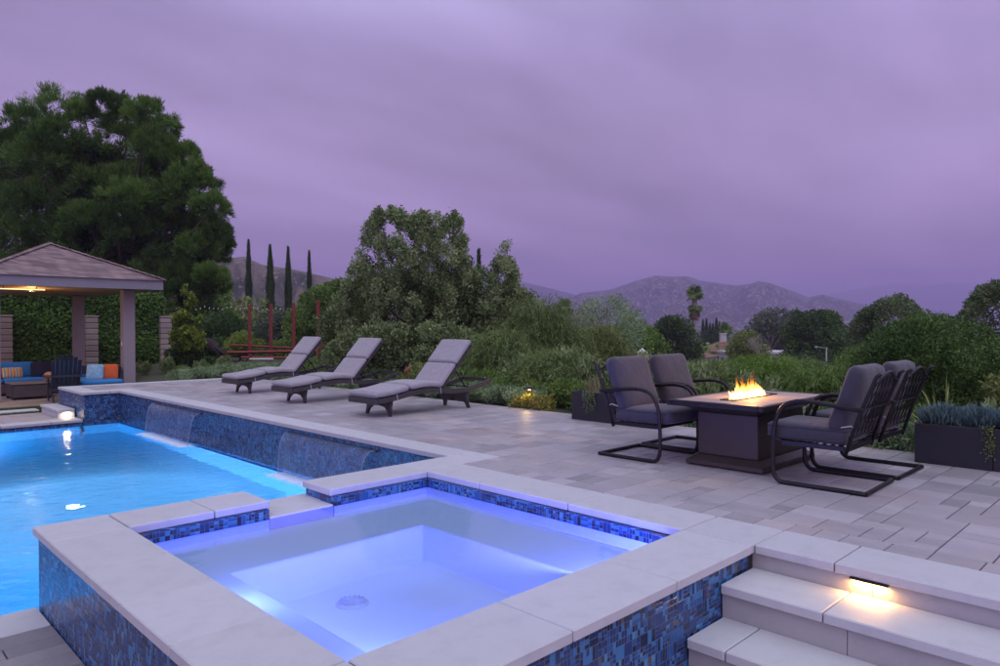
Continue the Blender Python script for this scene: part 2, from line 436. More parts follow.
w.add(R4(oa, ob, zs)+R4(ia, ib, zs)+R4((1.88,2.76), (3.32,4.20), zf), [(k, (k+1) % 4, 4+(k+1) % 4, 4+k) for k in range(4)]+[(4+k, 4+(k+1) % 4, 8+(k+1) % 4, 8+k) for k in range(4)]+[(8,9,10,11)])
bo = child(w, 'basin', SPAPLASTER, spa, fix=False); bv = bo.modifiers.new('bevel', 'BEVEL'); bv.width = .018; bv.segments = 3; bv.limit_method = 'ANGLE'
w = MB(); w.box(2.457, 4.93, -.30, 3.008, 5.178, -.118, ch=.01); w.box(2.43, 5.14, -.163, 3.03, 5.44, -.1175, ch=.008)
child(w, 'spillway', COPE, spa, tint=True)
w = MB(); w.lathe([(.0,.026),(.03,.026),(.085,.018),(.105,.005),(.105,0)], (2.49, 3.87, zf), 28)
for k in range(16):
    a = 2*PI*k/16; w.box(-.004, .03, .012, .004, .088, .027, M=Matrix.Translation((2.49, 3.87, zf)) @ Matrix.Rotation(a, 4, 'Z'))
child(w, 'drain_cover', M('drain_plastic', (.55,.57,.62), .4), spa)
w = MB(); w.lathe([(0,.02),(.06,.018),(.075,.0)], (0,0,0), 20); lens = w.mesh('lens', True)
for (lx, ly, lz, rx_, ry_) in ((1.872, 2.95, -.35, 0, PI/2),):
    o = link('light_lens', lens, emis('spa_lens', (.6,.65,1), 6), spa); o.matrix_parent_inverse = Matrix.Translation(-Vector(spa.location)); o.location = (lx, ly, lz); o.rotation_euler = (rx_, ry_, 0)
wt = MB(); wt.add([(1.528,2.403,-.125),(3.952,2.403,-.125),(3.952,4.922,-.125),(1.528,4.922,-.125)], [(0,1,2,3)]); wt.box(0,0,0,0,0,0) if False else None
o = wt.build('spa_water', clear_water('spa_water', 4, .003, (.70,.82,1)), fix=False); tag(o, kind='structure')
# thin film running over the spillway into the pool
# pool
pl = MB()
PX0 = -7.0
pl.box(PX0, 5.39, -2.3, 4.66, 15.85, -1.85); pl.box(PX0, 5.30, -2.3, 1.084, 5.388, -.586); pl.box(PX0-.2, 5.39, -2.3, PX0, 15.9, -.586)
tag(pl.build('pool_floor', PLASTER), kind='structure')
pl = MB(); pl.box(4.60, 5.39, -2.1, 4.637, 15.79, -.80); pl.box(3.9, 15.76, -2.1, 4.637, 15.798, -.80); pl.box(PX0, 15.76, -2.1, 3.95, 15.84, -.80); pl.box(1.09, 5.378, -2.1, 4.637, 5.41, -.80)
tag(pl.build('pool_inner_wall', PLASTER), kind='structure')
pl = MB(); pl.box(PX0, 15.77, -.79, 3.97, 15.9, -.587); tag(pl.build('pool_tile_band', TILE), kind='structure')
pl = MB(); pl.box(PX0, 5.39, -2.25, 4.7, 15.9, -2.2)
wm = MB(); wm.add([(PX0,5.385,-.645),(4.638,5.385,-.645),(4.638,15.798,-.645),(PX0,15.798,-.645)], [(0,1,2,3)])
tag(wm.build('pool_water', water('pool_water', 2.4, .018, (.56,.84,1)), fix=False), kind='structure')
lc = MB(); slabs(lc, PX0, 5.03, 1.082, 5.41, -.53, .055, 'x', .52); slabs(lc, PX0, 15.74, 3.943, 16.12, -.53, .055, 'x', .8)
tag(lc.build('pool_coping', COPE, tint=True), kind='structure')
# lower paving
lp = MB()
y = -9.
rows = []
yy = 5.02
while yy > 1.0:
    h = random.choice((.15, .19, .15)); x = -3.0 + random.random()*.4
    while x < 1.08:
        L = random.choice((.3,.38,.45,.6)); q = min(1.083, x+L)
        if q-x > .02: lp.box(x+.004, yy-h+.004, -.56, q-.004, yy-.004, -.533, tint=random.gauss(.62, .06), ch=.004)
        x += L
    yy -= h
pave_region(lp, -9, 3.27, -7, .99, -.533, .4, th=.03)
pave_region(lp, 1.09, 3.27, .99, 1.93, -.533, .3, th=.03)
pave_region(lp, -9, -3.0, .99, 5.02, -.533, .4, th=.03)
tag(lp.build('lower_paving', PAVE, tint=True), kind='structure')
lb = MB(); lb.box(-9, -7, -.8, 3.6, 1.94, -.548); lb.box(-9, 1.94, -.8, 1.084, 5.33, -.548); tag(lb.build('lower_paving_base', JOINT), kind='structure')
fp = MB()   # strip of pavers behind the far pool edge, lawn and stepping slabs, patio
pave_region(fp, -7, 3.94, 16.13, 17.7, -.533, .3, th=.03)
tag(fp.build('pool_surround_paving', PAVE, tint=True), kind='structure')
lb = MB(); lb.box(-7, 15.9, -.9, 3.97, 17.72, -.548); tag(lb.build('pool_surround_base', JOINT), kind='structure')
pt = MB(); pave_region(pt, -4, 6.9, 19.3, 27.4, -.53, .4, th=.03); PATIO = stone('patio_stone', (.30,.24,.19), .15)
tag(pt.build('patio', PATIO, tint=True), kind='structure')
lb = MB(); lb.box(-4, 19.3, -.9, 6.9, 27.4, -.55); tag(lb.build('patio_base', JOINT), kind='structure')
lw = MB(); lw.box(-7, 17.72, -.8, 3.97, 19.3, -.56); lw.box(3.97, 17.72, -.8, 6.5, 19.3, -.561)
tag(lw.build('lawn', M('lawn_soil', (.05,.075,.025), .9, var=.3, scale=8)), kind='structure')
n = 26000
gx = rng.uniform(-1, 5.4, n); gy = rng.uniform(17.74, 19.28, n)
a = rng.uniform(0, 2*PI, n); hh = rng.uniform(.02, .055, n); ww = .006
V = np.empty((n, 3, 3)); V[:,0] = np.c_[gx-ww*np.cos(a), gy-ww*np.sin(a), np.full(n, -.562)]; V[:,1] = np.c_[gx+ww*np.cos(a), gy+ww*np.sin(a), np.full(n, -.562)]
V[:,2] = np.c_[gx+rng.normal(0,.015,n), gy+rng.normal(0,.015,n), -.562+hh]
GRASS = leafmat('grass_blade', (.045,.08,.015), (.11,.16,.035))
tag(link('grass', np_mesh('grass', V, 3, rng.random(n)), GRASS), kind='stuff')
for k, (sx_, sy_, lab) in enumerate(((3.2, 18.35, 'long pale stepping slab in the lawn beside the pool'), (4.25, 18.7, 'short stepping slab in the lawn near the dark garden chair'))):
    s_ = MB(); s_.box(sx_-.55+.2*k, sy_-.2, -.57, sx_+.5-.2*k, sy_+.2, -.515, ch=.01); tag(s_.build('stepping_slab', COPE, tint=True), lab, 'paving slab', 'stepping slabs in the lawn')

# steps down to the lower paving
st = empty('stone_steps', (3.66, 1.9, -.53), 'wide pale stone steps beside the mosaic spa wall', 'steps')
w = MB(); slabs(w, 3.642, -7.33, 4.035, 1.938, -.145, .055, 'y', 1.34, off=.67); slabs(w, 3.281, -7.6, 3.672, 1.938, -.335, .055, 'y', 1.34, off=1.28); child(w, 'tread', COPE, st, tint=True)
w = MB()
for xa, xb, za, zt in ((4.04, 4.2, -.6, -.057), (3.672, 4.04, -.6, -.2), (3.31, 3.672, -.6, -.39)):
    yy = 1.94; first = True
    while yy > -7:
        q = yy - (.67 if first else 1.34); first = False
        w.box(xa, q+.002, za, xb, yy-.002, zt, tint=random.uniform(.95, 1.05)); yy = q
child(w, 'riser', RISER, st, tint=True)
def steplight(loc, rz, lab, power, w_=.19, c=(1,.52,.17)):
    t = empty('step_light', loc, lab, 'step light', rz=rz)
    m_ = MB(); m_.box(-w_/2, -.035, -.004, w_/2, .0, .006); m_.build('housing', METAL, t, bevel=.0015)
    m_ = MB(); m_.box(-w_/2+.008, -.031, -.0062, w_/2-.008, -.011, -.0042); m_.build('diffuser', emis('warm_led' + str(c), c, 14), t)
    ld = bpy.data.lights.new('step_lamp', 'AREA'); ld.shape = 'RECTANGLE'; ld.size = w_*.9; ld.size_y = .015; ld.energy = power; ld.color = c
    lo = bpy.data.objects.new('step_lamp', ld); COL.objects.link(lo); lo.parent = t; lo.location = (0, -.022, -.009); lo.rotation_euler = (R(-12), 0, 0)
    return t
steplight((4.038, 1.282, -.062), -PI/2, 'thin bronze step light glowing under the coping above the steps', 1.7)
w = MB(); slabs(w, 3.62, 16.3, 3.94, 17.72, -.36, .05, 'y', 1.6); w.box(3.65, 16.33, -.6, 3.942, 17.7, -.411)
tag(w.build('side_step', COPE, tint=True), 'low pale step at the far left end of the raised pool wall', 'step')
steplight((3.80, 16.325, -.413), 0, 'small warm light under the far step beside the pool', 1.3, .12, (1,.76,.50))

# terrain
def gl(a, b, n, p=1.0): return list(a + (b-a)*(np.linspace(0, 1, n)**p))
xs = sorted(set(np.round(gl(-9, -300, 14, 2.2)[::-1] + gl(-9, 8.1, 14) + gl(8.1, 40, 40) + gl(40, 400, 34, 1.6) + gl(400, 9000, 26, 1.7), 3)))
ys = sorted(set(np.round(gl(-7, -300, 14, 2.2)[::-1] + gl(-7, 17.72, 18) + gl(17.72, 45, 40) + gl(45, 400, 34, 1.6) + gl(400, 9000, 26, 1.7), 3)))
Xg, Yg = np.meshgrid(xs, ys, indexing='ij'); Zg = hgt(Xg, Yg)
ins = (Xg >= 3.95) & (Xg <= 8.1) & (Yg <= 17.72)
vs = np.c_[Xg.ravel(), Yg.ravel(), Zg.ravel()]; nyy = len(ys); fs = []
for i in range(len(xs)-1):
    for j in range(nyy-1):
        cx_, cy_ = (xs[i]+xs[i+1])/2, (ys[j]+ys[j+1])/2
        if -9 < cx_ < 8.1 and -7 < cy_ < 17.72: continue
        fs.append((i*nyy+j, (i+1)*nyy+j, (i+1)*nyy+j+1, i*nyy+j+1))
me = bpy.data.meshes.new('ground'); me.from_pydata(vs.tolist(), [], fs); me.shade_smooth()
t = NT('ground_cover'); o_ = t.obj(); c_ = t.mix(t.noise(.35, 6, o_), (.035,.04,.02), (.075,.075,.04)); c_ = t.mix(t.noise(.02, 6, o_), c_, (.05,.06,.03)); t.L(c_, t.b.inputs['Base Color']); t.b.inputs['Roughness'].default_value = .95; t.bump(t.noise(9, 5, o_), .6, .05)
tag(link('ground', me, t.m), kind='structure')

# hills and mountains: ridges with real relief
def fbm(n, seed, rough=.55, oct=7):
    r = np.random.default_rng(seed); x = np.linspace(0, 1, n); y = np.zeros(n); a = 1; f = 3
    for _ in range(oct):
        p = r.random(f+3); y += a*np.interp(x*f, np.arange(f+3), p-.5); a *= rough; f *= 2
    return y
def noise2(ny_, nx_, seed, f0=4, oct=6, rough=.55):
    r = np.random.default_rng(seed); out = np.zeros((ny_, nx_)); a = 1; f = f0
    for _ in range(oct):
        g = r.random((f+2, f*3+2)) - .5
        u = np.linspace(0, f, ny_); v = np.linspace(0, f*3, nx_); iu = u.astype(int); iv = v.astype(int); fu = u-iu; fv = v-iv
        fu = fu*fu*(3-2*fu); fv = fv*fv*(3-2*fv)
        A = g[iu][:, iv]; B = g[iu+1 if True else iu][:, iv] if f+1 >= iu.max()+1 else A
        C_ = g[iu][:, np.minimum(iv+1, f*3+1)]; D_ = g[np.minimum(iu+1, f+1)][:, np.minimum(iv+1, f*3+1)]; B = g[np.minimum(iu+1, f+1)][:, iv]
        out += a*((A*(1-fu)[:, None]+B*fu[:, None])*(1-fv) + (C_*(1-fu)[:, None]+D_*fu[:, None])*fv); a *= rough; f *= 2
    return out
def ridge(name, prof, Dr, Df, Db, mat, seed, rel=.12, jag=.015, nx=520, nr=80, foot=-14):
    px = np.linspace(prof[0][0], prof[-1][0], nx); top = np.interp(px, [p[0] for p in prof], [p[1] for p in prof])
    H = (326.2-top)/F*Dr + CH - foot; H = H*(1+jag*fbm(nx, seed, .62))
    rows = np.linspace(0, 1, nr); N = noise2(nr, nx, seed+1, 5)
    vs = np.empty((nr, nx, 3))
    for i, q in enumerate(rows):
        D = Df + (Dr-Df)*min(q/.7, 1) if q <= .7 else Dr + (Db-Dr)*(q-.7)/.3
        s_ = sm(0, 1, q/.7) if q <= .7 else 1-.8*sm(0, 1, (q-.7)/.3)
        s_ = s_*.5 + (min(q/.7, 1) if q <= .7 else s_)*.5
        z = foot + H*s_*(1 + rel*4*N[i]*(1-s_)*1.2) + H*rel*N[i]*s_*(1-s_)*2
        lim = CH + (326.2-top)/F*D; z = np.where(q < .7, np.minimum(z, foot+(lim-foot)*(.90+.10*q/.7)), z)
        X = (px-500)/F*D; vs[i,:,0] = D*cy+X*sy; vs[i,:,1] = D*sy-X*cy; vs[i,:,2] = z
    me = bpy.data.meshes.new(name); fs = [(i*nx+j, i*nx+j+1, (i+1)*nx+j+1, (i+1)*nx+j) for i in range(nr-1) for j in range(nx-1)]
    me.from_pydata(vs.reshape(-1, 3).tolist(), [], fs); me.shade_smooth()
    return tag(link(name, me, mat), kind='structure')
def hillmat(name, a, b_, rock, s1, s2, thr=.62):
    t = NT(name); o = t.obj()
    c = t.mix(t.ramp(t.noise(s1, 8, o, .65), [(.38, (0,0,0)), (.6, (1,1,1))]), a, b_)
    v = t.nd('ShaderNodeTexVoronoi'); v.inputs['Scale'].default_value = s2; t.L(o, v.inputs['Vector'])
    spot = t.math('MULTIPLY', t.math('LESS_THAN', v.outputs['Distance'], .22), t.math('GREATER_THAN', t.noise(s1*2.2, 4, o, .7), thr-.12))
    c = t.mix(spot, c, rock); rk = t.ramp(t.noise(s2*1.2, 6, o, .75), [(thr-.05, (0,0,0)), (thr+.06, (1,1,1))]); c = t.mix(rk, c, sc(rock, .8))
    t.L(c, t.b.inputs['Base Color']); t.b.inputs['Roughness'].default_value = .95; t.b.inputs['Specular IOR Level'].default_value = .1
    t.bump(t.noise(s1*3, 8, o, .7), 1, 1/s1*.12); return t.m
ridge('hill', [(150,262),(200,258),(232,257),(245,256),(262,264),(290,268),(320,275),(345,281),(380,290),(430,300),(480,312)], 620, 330, 900, hillmat('hill_scrub', (.05,.065,.035), (.22,.17,.13), (.34,.27,.22), .02, .12, .60), 3, rel=.25, foot=-2, jag=.012)
ridge('mountain', [(430,330),(500,314),(545,303),(576,296),(581,293),(610,290),(636,281),(655,276),(672,277),(688,276.5),(700,281),(736,286),(750,284.5),(759,281.5),(771,284),(794,292),(808,298),(822,295),(844,300.5),(861,304.5),(880,308),(920,315),(960,322),(1040,330)], 2600, 1300, 3400, hillmat('mountain_scrub', (.03,.04,.03), (.085,.08,.07), (.42,.39,.38), .006, .055, .56), 21, rel=.3, jag=.003)
ridge('mountain', [(380,284),(430,278),(480,277),(515,280),(540,286),(560,291),(576,295),(600,303),(640,316),(700,330)], 3600, 2700, 4400, hillmat('mountain_dark', (.04,.05,.04), (.08,.08,.07), (.2,.19,.18), .005, .03, .66), 33, rel=.2, jag=.004)
ridge('mountain_range', [(700,303),(760,300),(820,297),(850,291),(880,286.5),(905,285),(925,286.5),(945,284.5),(975,285),(1000,286.5),(1060,290),(1200,300)], 7200, 5600, 8200, hillmat('far_scrub', (.05,.055,.05), (.09,.09,.085), (.2,.2,.2), .002, .01, .7), 41, rel=.15, jag=.003)
ridge('mountain_range', [(840,330),(880,322),(915,316),(950,311.5),(975,312),(1000,314.5),(1080,322),(1150,330)], 4600, 4000, 5200, MC.get('x') or bpy.data.materials['far_scrub'], 47, rel=.15, jag=.004)
#PART2
# ------------------------------------------------------------------ foliage
def unit(v): return v/np.maximum(np.linalg.norm(v, axis=-1, keepdims=True), 1e-9)
def leaves(C, Rd, n, size, asp=2.2, up=.3, out=.5, shell=.55, seed=0, droop=0, csp=.28, k=4, flat=1.0):
    r = np.random.default_rng(seed); C = np.asarray(C, float); Rd = np.asarray(Rd, float)
    if Rd.ndim == 1: Rd = Rd[:, None].repeat(3, 1)
    w = (Rd.prod(1))**(2/3); ci = r.choice(len(C), n, p=w/w.sum())
    d = unit(r.normal(size=(n, 3))); rad = shell + (1-shell)*r.random(n)**.6
    rad = np.where(r.random(n) < .12, rad*1.18, rad)
    P = C[ci] + d*Rd[ci]*rad[:, None]*np.array([1, 1, flat])
    ax = unit(d*out + r.normal(size=(n, 3))*.6 + np.array([0, 0, up-droop]))
    sd = unit(np.cross(ax, r.normal(size=(n, 3))))
    L = size*(.6+.8*r.random(n))[:, None]; W = L/asp
    if k == 4: V = np.stack([P-ax*L*.5, P+sd*W*.5, P+ax*L*.5, P-sd*W*.5], 1)
    else: V = np.stack([P-sd*W*.5, P+sd*W*.5, P+ax*L], 1)
    ct = r.random(len(C)); t = np.clip(.5+(ct[ci]-.5)*csp*2 + r.normal(0, .16, n), 0, 1)
    return V, t
def crown(name, mat, par, C, Rd, n, size, **kw):
    V, t = leaves(C, Rd, n, size, **kw); k = V.shape[1]
    return link(name, np_mesh(name, V - np.array(par.location), k, t), mat, par)
def limbs(base, C, r0, par, mat, seed=0, maxn=14, n=6):
    rr = random.Random(seed); b = MB(); base = Vector(base); C = [Vector(c) for c in C]
    top = sum(C, Vector())/len(C); rr.shuffle(C)
    mid = base.lerp(top, .45) + Vector((rr.uniform(-.1,.1), rr.uniform(-.1,.1), 0))*(top-base).length*.3
    o = Vector(par.location)
    b.tube([base-o, base.lerp(mid, .5)-o+Vector((.02,.01,0)), mid-o, top-o], [r0, r0*.8, r0*.65, r0*.3], n)
    for c in C[:maxn]:
        s_ = mid.lerp(top, rr.random()*.8) if rr.random() < .7 else base.lerp(mid, .5+.5*rr.random())
        m_ = s_.lerp(c, .5) + Vector((0, 0, -.08*(c-s_).length))
        b.tube([s_-o, m_-o, c-o], [r0*.38, r0*.24, r0*.07], 5, cap=False)
    return b.build('trunk', mat, par, smooth=True, fix=False)
def mass(name, label, cat, prof, D, dd, bot, ncl, rc, nl, size, mat, seed, trunk=.08, group=None, bark=None, sq=1.0, top_bias=.5, holes=(), dense_low=True, **kw):
    """a tree or shrub from its height profile: clumps at real distance D, depth dd, then leaves"""
    r = np.random.default_rng(seed); pxs = [p[0] for p in prof]; pys = [p[1] for p in prof]
    C = []; Rr = []; pm = (pxs[0]+pxs[-1])/2; hw = (pxs[-1]-pxs[0])/2; guard = 0
    colh = np.maximum(0, bot-np.interp(np.linspace(pxs[0], pxs[-1], 200), pxs, pys)); colh = colh/colh.sum()
    while len(C) < ncl and guard < ncl*30:
        guard += 1
        px = r.choice(np.linspace(pxs[0], pxs[-1], 200), p=colh)+r.uniform(-1, 1); rad = rc*r.uniform(.6, 1.25); rp = rad/D*F
        top = max(np.interp(px, pxs, pys), np.interp(px-rp*.6, pxs, pys)*.5+np.interp(px+rp*.6, pxs, pys)*.5) + rp*.85*sq
        if top > bot: continue
        u = r.random()
        py = top if u < top_bias*.5 else top + (bot-top)*r.random()
        if any(abs(px-h[0]) < h[2] and abs(py-h[1]) < h[3] for h in holes): continue
        e = math.sqrt(max(.05, 1-((px-pm)/hw)**2)); Dz = D + r.uniform(-.5, .5)*dd*e
        C.append(at(px, Dz, py)); Rr.append((rad, rad, rad*sq))
    bx_, by_ = at(pm, D); gz = float(hgt(bx_, by_))
    t = empty(name, (bx_, by_, gz), label, cat, group)
    crown('crown' if trunk else 'foliage', mat, t, C, Rr, nl, size, seed=seed, **kw)
    if trunk: limbs((bx_, by_, gz-.05), C, trunk, t, bark or BARK, seed)
    return t
G_PINE = leafmat('pine_needles', (0.032,0.078,0.018), (0.142,0.263,0.046)); G_DARK = leafmat('dark_leaves', (0.023,0.054,0.014), (0.087,0.157,0.035))
G_MID = leafmat('mid_green_leaves', (0.061,0.119,0.024), (0.202,0.316,0.069)); G_SAGE = leafmat('sage_leaves', (.085,.130,.045), (.28,.37,.15)) if True else leafmat('sage_leaves', (0.091,0.141,0.052), (0.314,0.413,0.181))
G_LIME = leafmat('lime_leaves', (.08,.13,.015), (.24,.32,.05)); G_SILVER = leafmat('silver_leaves', (0.115,0.183,0.087), (0.346,0.470,0.241))
G_FRESH = leafmat('fresh_leaves', (0.068,0.154,0.019), (0.192,0.326,0.049)); G_BLUE = leafmat('blue_succulent', (0.051,0.102,0.115), (0.179,0.282,0.294))
G_OLIVE = leafmat('olive_leaves', (0.077,0.115,0.031), (0.250,0.316,0.087)); G_HEDGE = leafmat('hedge_leaves', (0.028,0.073,0.015), (0.143,0.260,0.046))
G_DENSE = leafmat('dense_leaves', (.032,.07,.016), (.10,.185,.042)); G_DUSTY = leafmat('dusty_leaves', (.06,.10,.045), (.19,.25,.115))
G_YEL = leafmat('yellow_green_leaves', (.10,.11,.02), (.30,.28,.06)); G_FEATH = leafmat('feathery_leaves', (0.066,0.115,0.033), (0.248,0.338,0.107))
G_GREYB = leafmat('greyish_leaves', (0.058,0.081,0.050), (0.164,0.202,0.125)); G_BROWN = leafmat('dry_leaves', (.09,.06,.035), (.24,.17,.10))

# the two big pines behind the pavilion
pine = [(2,150),(10,128),(18,110),(26,103),(42,97),(55,90),(74,93),(86,101),(98,98),(112,90),(118,99),(143,99),(163,110),(167,126),(181,135),(186,152),(205,158),(211,184),(222,205),(228,236),(231,258),(232,300)]
def pine_tree(name, label, clumps, D, gpx, seed, n_per, trunk_r, mat, dd=5.5):
    r = np.random.default_rng(seed); clumps = clumps + [(a+r.uniform(-14,14), b_+r.uniform(2,20), c*.9) for a, b_, c in clumps if 120 < b_ and 25 < a < 205]; bx_, by_ = at(gpx, D); gz = float(hgt(bx_, by_)); t = empty(name, (bx_, by_, gz), label, 'pine tree')
    VV = []; TT = []; cen = []
    for (px, py, rp) in clumps:
        Dz = D + r.uniform(-.5, .5)*dd; R0 = rp/F*Dz*1.28; c = np.array(at(px, Dz, py)); cen.append(tuple(c)); tc = r.uniform(.15, .85)
        m = 34; d = unit(r.normal(size=(m, 3))); d[:,2] = np.where(d[:,2] < -.35, -d[:,2], d[:,2])
        C = c + d*R0*np.array([1,1,.82])*r.uniform(.55, .95, m)[:,None]
        ci = r.integers(0, m, n_per); e = unit(r.normal(size=(n_per, 3))+d[ci]*.9+np.array([0,0,.5])); P = C[ci] + e*r.uniform(.02, .34, n_per)[:,None]*R0*.9
        ax = unit(e+d[ci]*.5+np.array([0,0,.6])+r.normal(0,.3,(n_per,3))); L = .20*r.uniform(.6,1.4,n_per)[:,None]; sd = unit(np.cross(ax, r.normal(size=(n_per,3))))*L*.11
        VV.append(np.stack([P-sd, P+sd, P+ax*L], 1)); TT.append(np.clip(tc+r.normal(0,.15,n_per)+.1*d[ci,2], 0, 1))
    V = np.concatenate(VV)-np.array([bx_, by_, gz]); link('crown', np_mesh('crown', V, 3, np.concatenate(TT)), mat, t)
    limbs((bx_, by_, gz-.05), cen, trunk_r, t, BARK, seed, maxn=40)
big = [(30,127,21),(60,115,23),(86,118,14),(40,158,27),(12,170,20),(75,163,20),(110,110,17),(128,124,20),(150,118,18),(118,150,22),(150,146,22),(168,134,13),(181,160,16),(198,180,18),(172,192,22),(140,184,20),(98,192,22),(112,222,27),(145,228,24),(62,202,27),(25,212,27),(212,208,15),(206,230,19),(180,232,21),(165,260,24),(214,252,14),(120,268,26),(75,246,26),(38,258,25),(226,246,6),(192,272,18),(5,240,24),(212,278,13),(90,225,22),(52,235,22),(158,205,20),(190,208,16),(20,145,16),(130,205,22),(70,270,26),(150,285,22),(100,290,24),(190,292,16),(10,280,24),(45,290,24),(60,140,20),(100,165,20),(165,165,18),(130,185,22),(85,205,24),(40,190,24),(180,260,18),(200,250,16),(170,290,20),(215,235,12),(105,245,22),(215,290,12)]
pine_tree('pine_tree', 'huge dark green pine with rounded needle clumps towering over the pavilion roof', big, 42, 118, 5, 5600, .42, G_PINE)
mass('pine_tree', 'darker pine cut off by the left edge beside the huge pine', 'pine tree', [(-90,150),(-40,120),(-10,128),(5,140),(18,165),(26,200)], 47, 7, 312, 60, 1.5, 60000, .32, G_DARK, 6, trunk=.4, sq=.85, up=.5, out=.9, shell=.4, asp=5, k=3, csp=.3)
# central trees
ct = [(338,300),(346,272),(354,262),(361,244),(367,222),(374,202),(384,212),(395,202),(406,214),(421,208),(432,216),(445,203),(455,210),(464,222),(467,250),(474,262),(480,300)]
mass('broadleaf_tree', 'tall loose broadleaf tree rising highest behind the loungers', 'tree', ct, 17.5, 3.0, 385, 640, .165, 78000, .072, G_SAGE, 8, trunk=.10, asp=1.9, csp=.42, shell=.0, top_bias=.16, sq=1.35)
mass('broadleaf_tree', 'dense green lower tree filling in under the tall broadleaf tree', 'tree', [(326,330),(334,302),(348,284),(380,275),(410,268),(450,272),(480,290),(510,310)], 19.2, 3, 388, 150, .40, 52000, .085, G_SAGE, 18, trunk=.09, asp=1.7, csp=.45, shell=.2)
mass('broadleaf_tree', 'smaller tree with one sparse leaning top sprig right of the tall tree', 'tree', [(462,300),(470,268),(482,258),(494,268),(501,246),(508,234),(515,242),(518,262),(514,282),(530,290),(545,302),(556,330)], 18, 2.6, 390, 300, .20, 52000, .072, G_SAGE, 9, trunk=.08, asp=1.9, csp=.42, shell=.0, top_bias=.16, sq=1.3)
mass('leafy_shrub', 'light green rounded shrub at the right end of the red posts', 'shrub', [(292,318),(302,297),(312,288),(326,284),(342,276),(356,284),(372,310)], 34, 3.5, 368, 110, .5, 30000, .13, G_MID, 10, trunk=.06, asp=1.8, csp=.5)
mass('leafy_shrub', 'dark leafy bush directly behind the middle lounger', 'shrub', [(330,345),(350,330),(380,322),(410,325),(440,320),(470,330),(500,345)], 16.2, 1.6, 392, 80, .3, 26000, .075, G_SAGE, 11, trunk=.05, asp=1.8)
# weeping grasses / feathery shrub
def weeping(name, label, cat, cx_px, D, py_top, w, n, mat, seed, zb=None, strand=1.5, lw=.012, group=None, leaf=True):
    x_, y_ = at(cx_px, D); gz = float(hgt(x_, y_)); zt = CH+(326.2-py_top)/F*D; r = np.random.default_rng(seed)
    t = empty(name, (x_, y_, gz), label, cat, group); H = zt-gz
    V = []; T = []
    L_j = r.normal(0, .5, n); a = r.uniform(0, 2*PI, n); rad = w*np.sqrt(r.random(n))*.5*(1+.15*np.sin(a*5)); hh = H*(1-.45*(rad/(w*.5))**2)*(1-.75*r.random(n)**1.3)
    L = strand*r.uniform(.3, 1.2, n); out = r.uniform(.25, 1.0, n)*L; ga = a + r.normal(0, .9, n)
    ts = np.linspace(0, 1, 6)
    P = np.empty((n, 6, 3))
    for i, q in enumerate(ts):
        P[:,i,0] = rad*np.cos(a)+out*q*np.cos(ga); P[:,i,1] = rad*np.sin(a)+out*q*np.sin(ga); P[:,i,2] = np.maximum(hh*(.8+.2*q) + 1.25*L*q - L*1.15*q*q, .02)
    sd = np.stack([-np.sin(ga), np.cos(ga), np.zeros(n)], 1)
    tt = r.random(n)
    for i in range(5):
        w0, w1 = lw*(1-ts[i]*.7), lw*(1-ts[i+1]*.85)
        V.append(np.stack([P[:,i]-sd*w0, P[:,i]+sd*w0, P[:,i+1]+sd*w1, P[:,i+1]-sd*w1], 1)); T.append(tt)
        if leaf:
            for _ in range(2):
                b0 = P[:,i]+(P[:,i+1]-P[:,i])*r.random((n,1)); d = unit(P[:,i+1]-P[:,i]+r.normal(0,.12,(n,3)))*(.09+.06*r.random((n,1))); s2 = unit(r.normal(size=(n,3)))*lw*.7
                V.append(np.stack([b0, b0+d*.5+s2, b0+d, b0+d*.5-s2], 1)); T.append(np.clip(tt+r.normal(0,.15,n), 0, 1))
    link('foliage', np_mesh('foliage', np.concatenate(V), 4, np.concatenate(T)), mat, t)
    b = MB()
    for k in range(5): b.tube([(0,0,0),(.1*math.cos(k*1.3),.1*math.sin(k*1.3),H*.4),(w*.2*math.cos(k*1.3),w*.2*math.sin(k*1.3),H*.8)], [.03,.02,.008], 5)
    b.build('stem', BARK, t)
    return t
weeping('feathery_shrub', 'feathery shrub with arching grey-green sprays, tallest of its clump', 'shrub', 542, 15.5, 299, 1.5, 2600, G_FEATH, 1, strand=.9, lw=.008)
weeping('feathery_shrub', 'feathery arching shrub just right of the nearest lounger headrest', 'shrub', 505, 14.5, 332, 1.3, 2000, G_FEATH, 2, strand=.6, lw=.008)
weeping('feathery_shrub', 'feathery olive-green shrub just left of the near charcoal chair', 'shrub', 592, 17, 326, 1.5, 2200, G_OLIVE, 3, strand=.7, lw=.009)
weeping('feathery_shrub', 'low arching bush left of the long dark planter, in front of the tallest feathery shrub', 'shrub', 560, 13, 352, 1.5, 1700, G_FEATH, 4, strand=.5, lw=.008)
mass('airy_tree', 'pale airy tree with thin crown against the mountain foot', 'tree', [(570,322),(580,304),(592,297),(610,292),(626,299),(638,314),(646,330)], 34, 4, 345, 60, .5, 7000, .14, G_SILVER, 12, trunk=.1, asp=3, shell=.1)
mass('broadleaf_tree', 'fresh green bush left of the dark round tree near the terracotta roof', 'tree', [(592,340),(606,322),(622,326),(636,320),(652,324),(662,345)], 78, 6, 358, 60, 1.1, 14000, .3, G_FRESH, 13, trunk=.12, csp=.5)
mass('broadleaf_tree', 'dark round tree immediately left of the tall fan palm', 'tree', [(652,340),(658,322),(668,315),(680,315),(690,323),(697,342)], 80, 6, 362, 36, 1.2, 9000, .32, G_DARK, 14, trunk=.2, sq=.9)
mass('broadleaf_tree', 'hazy grey-green broad tree between the palm and the large round tree', 'tree', [(748,330),(756,314),(768,309),(780,308),(790,312),(797,335)], 125, 9, 350, 40, 1.9, 9000, .5, G_GREYB, 15, trunk=.3)
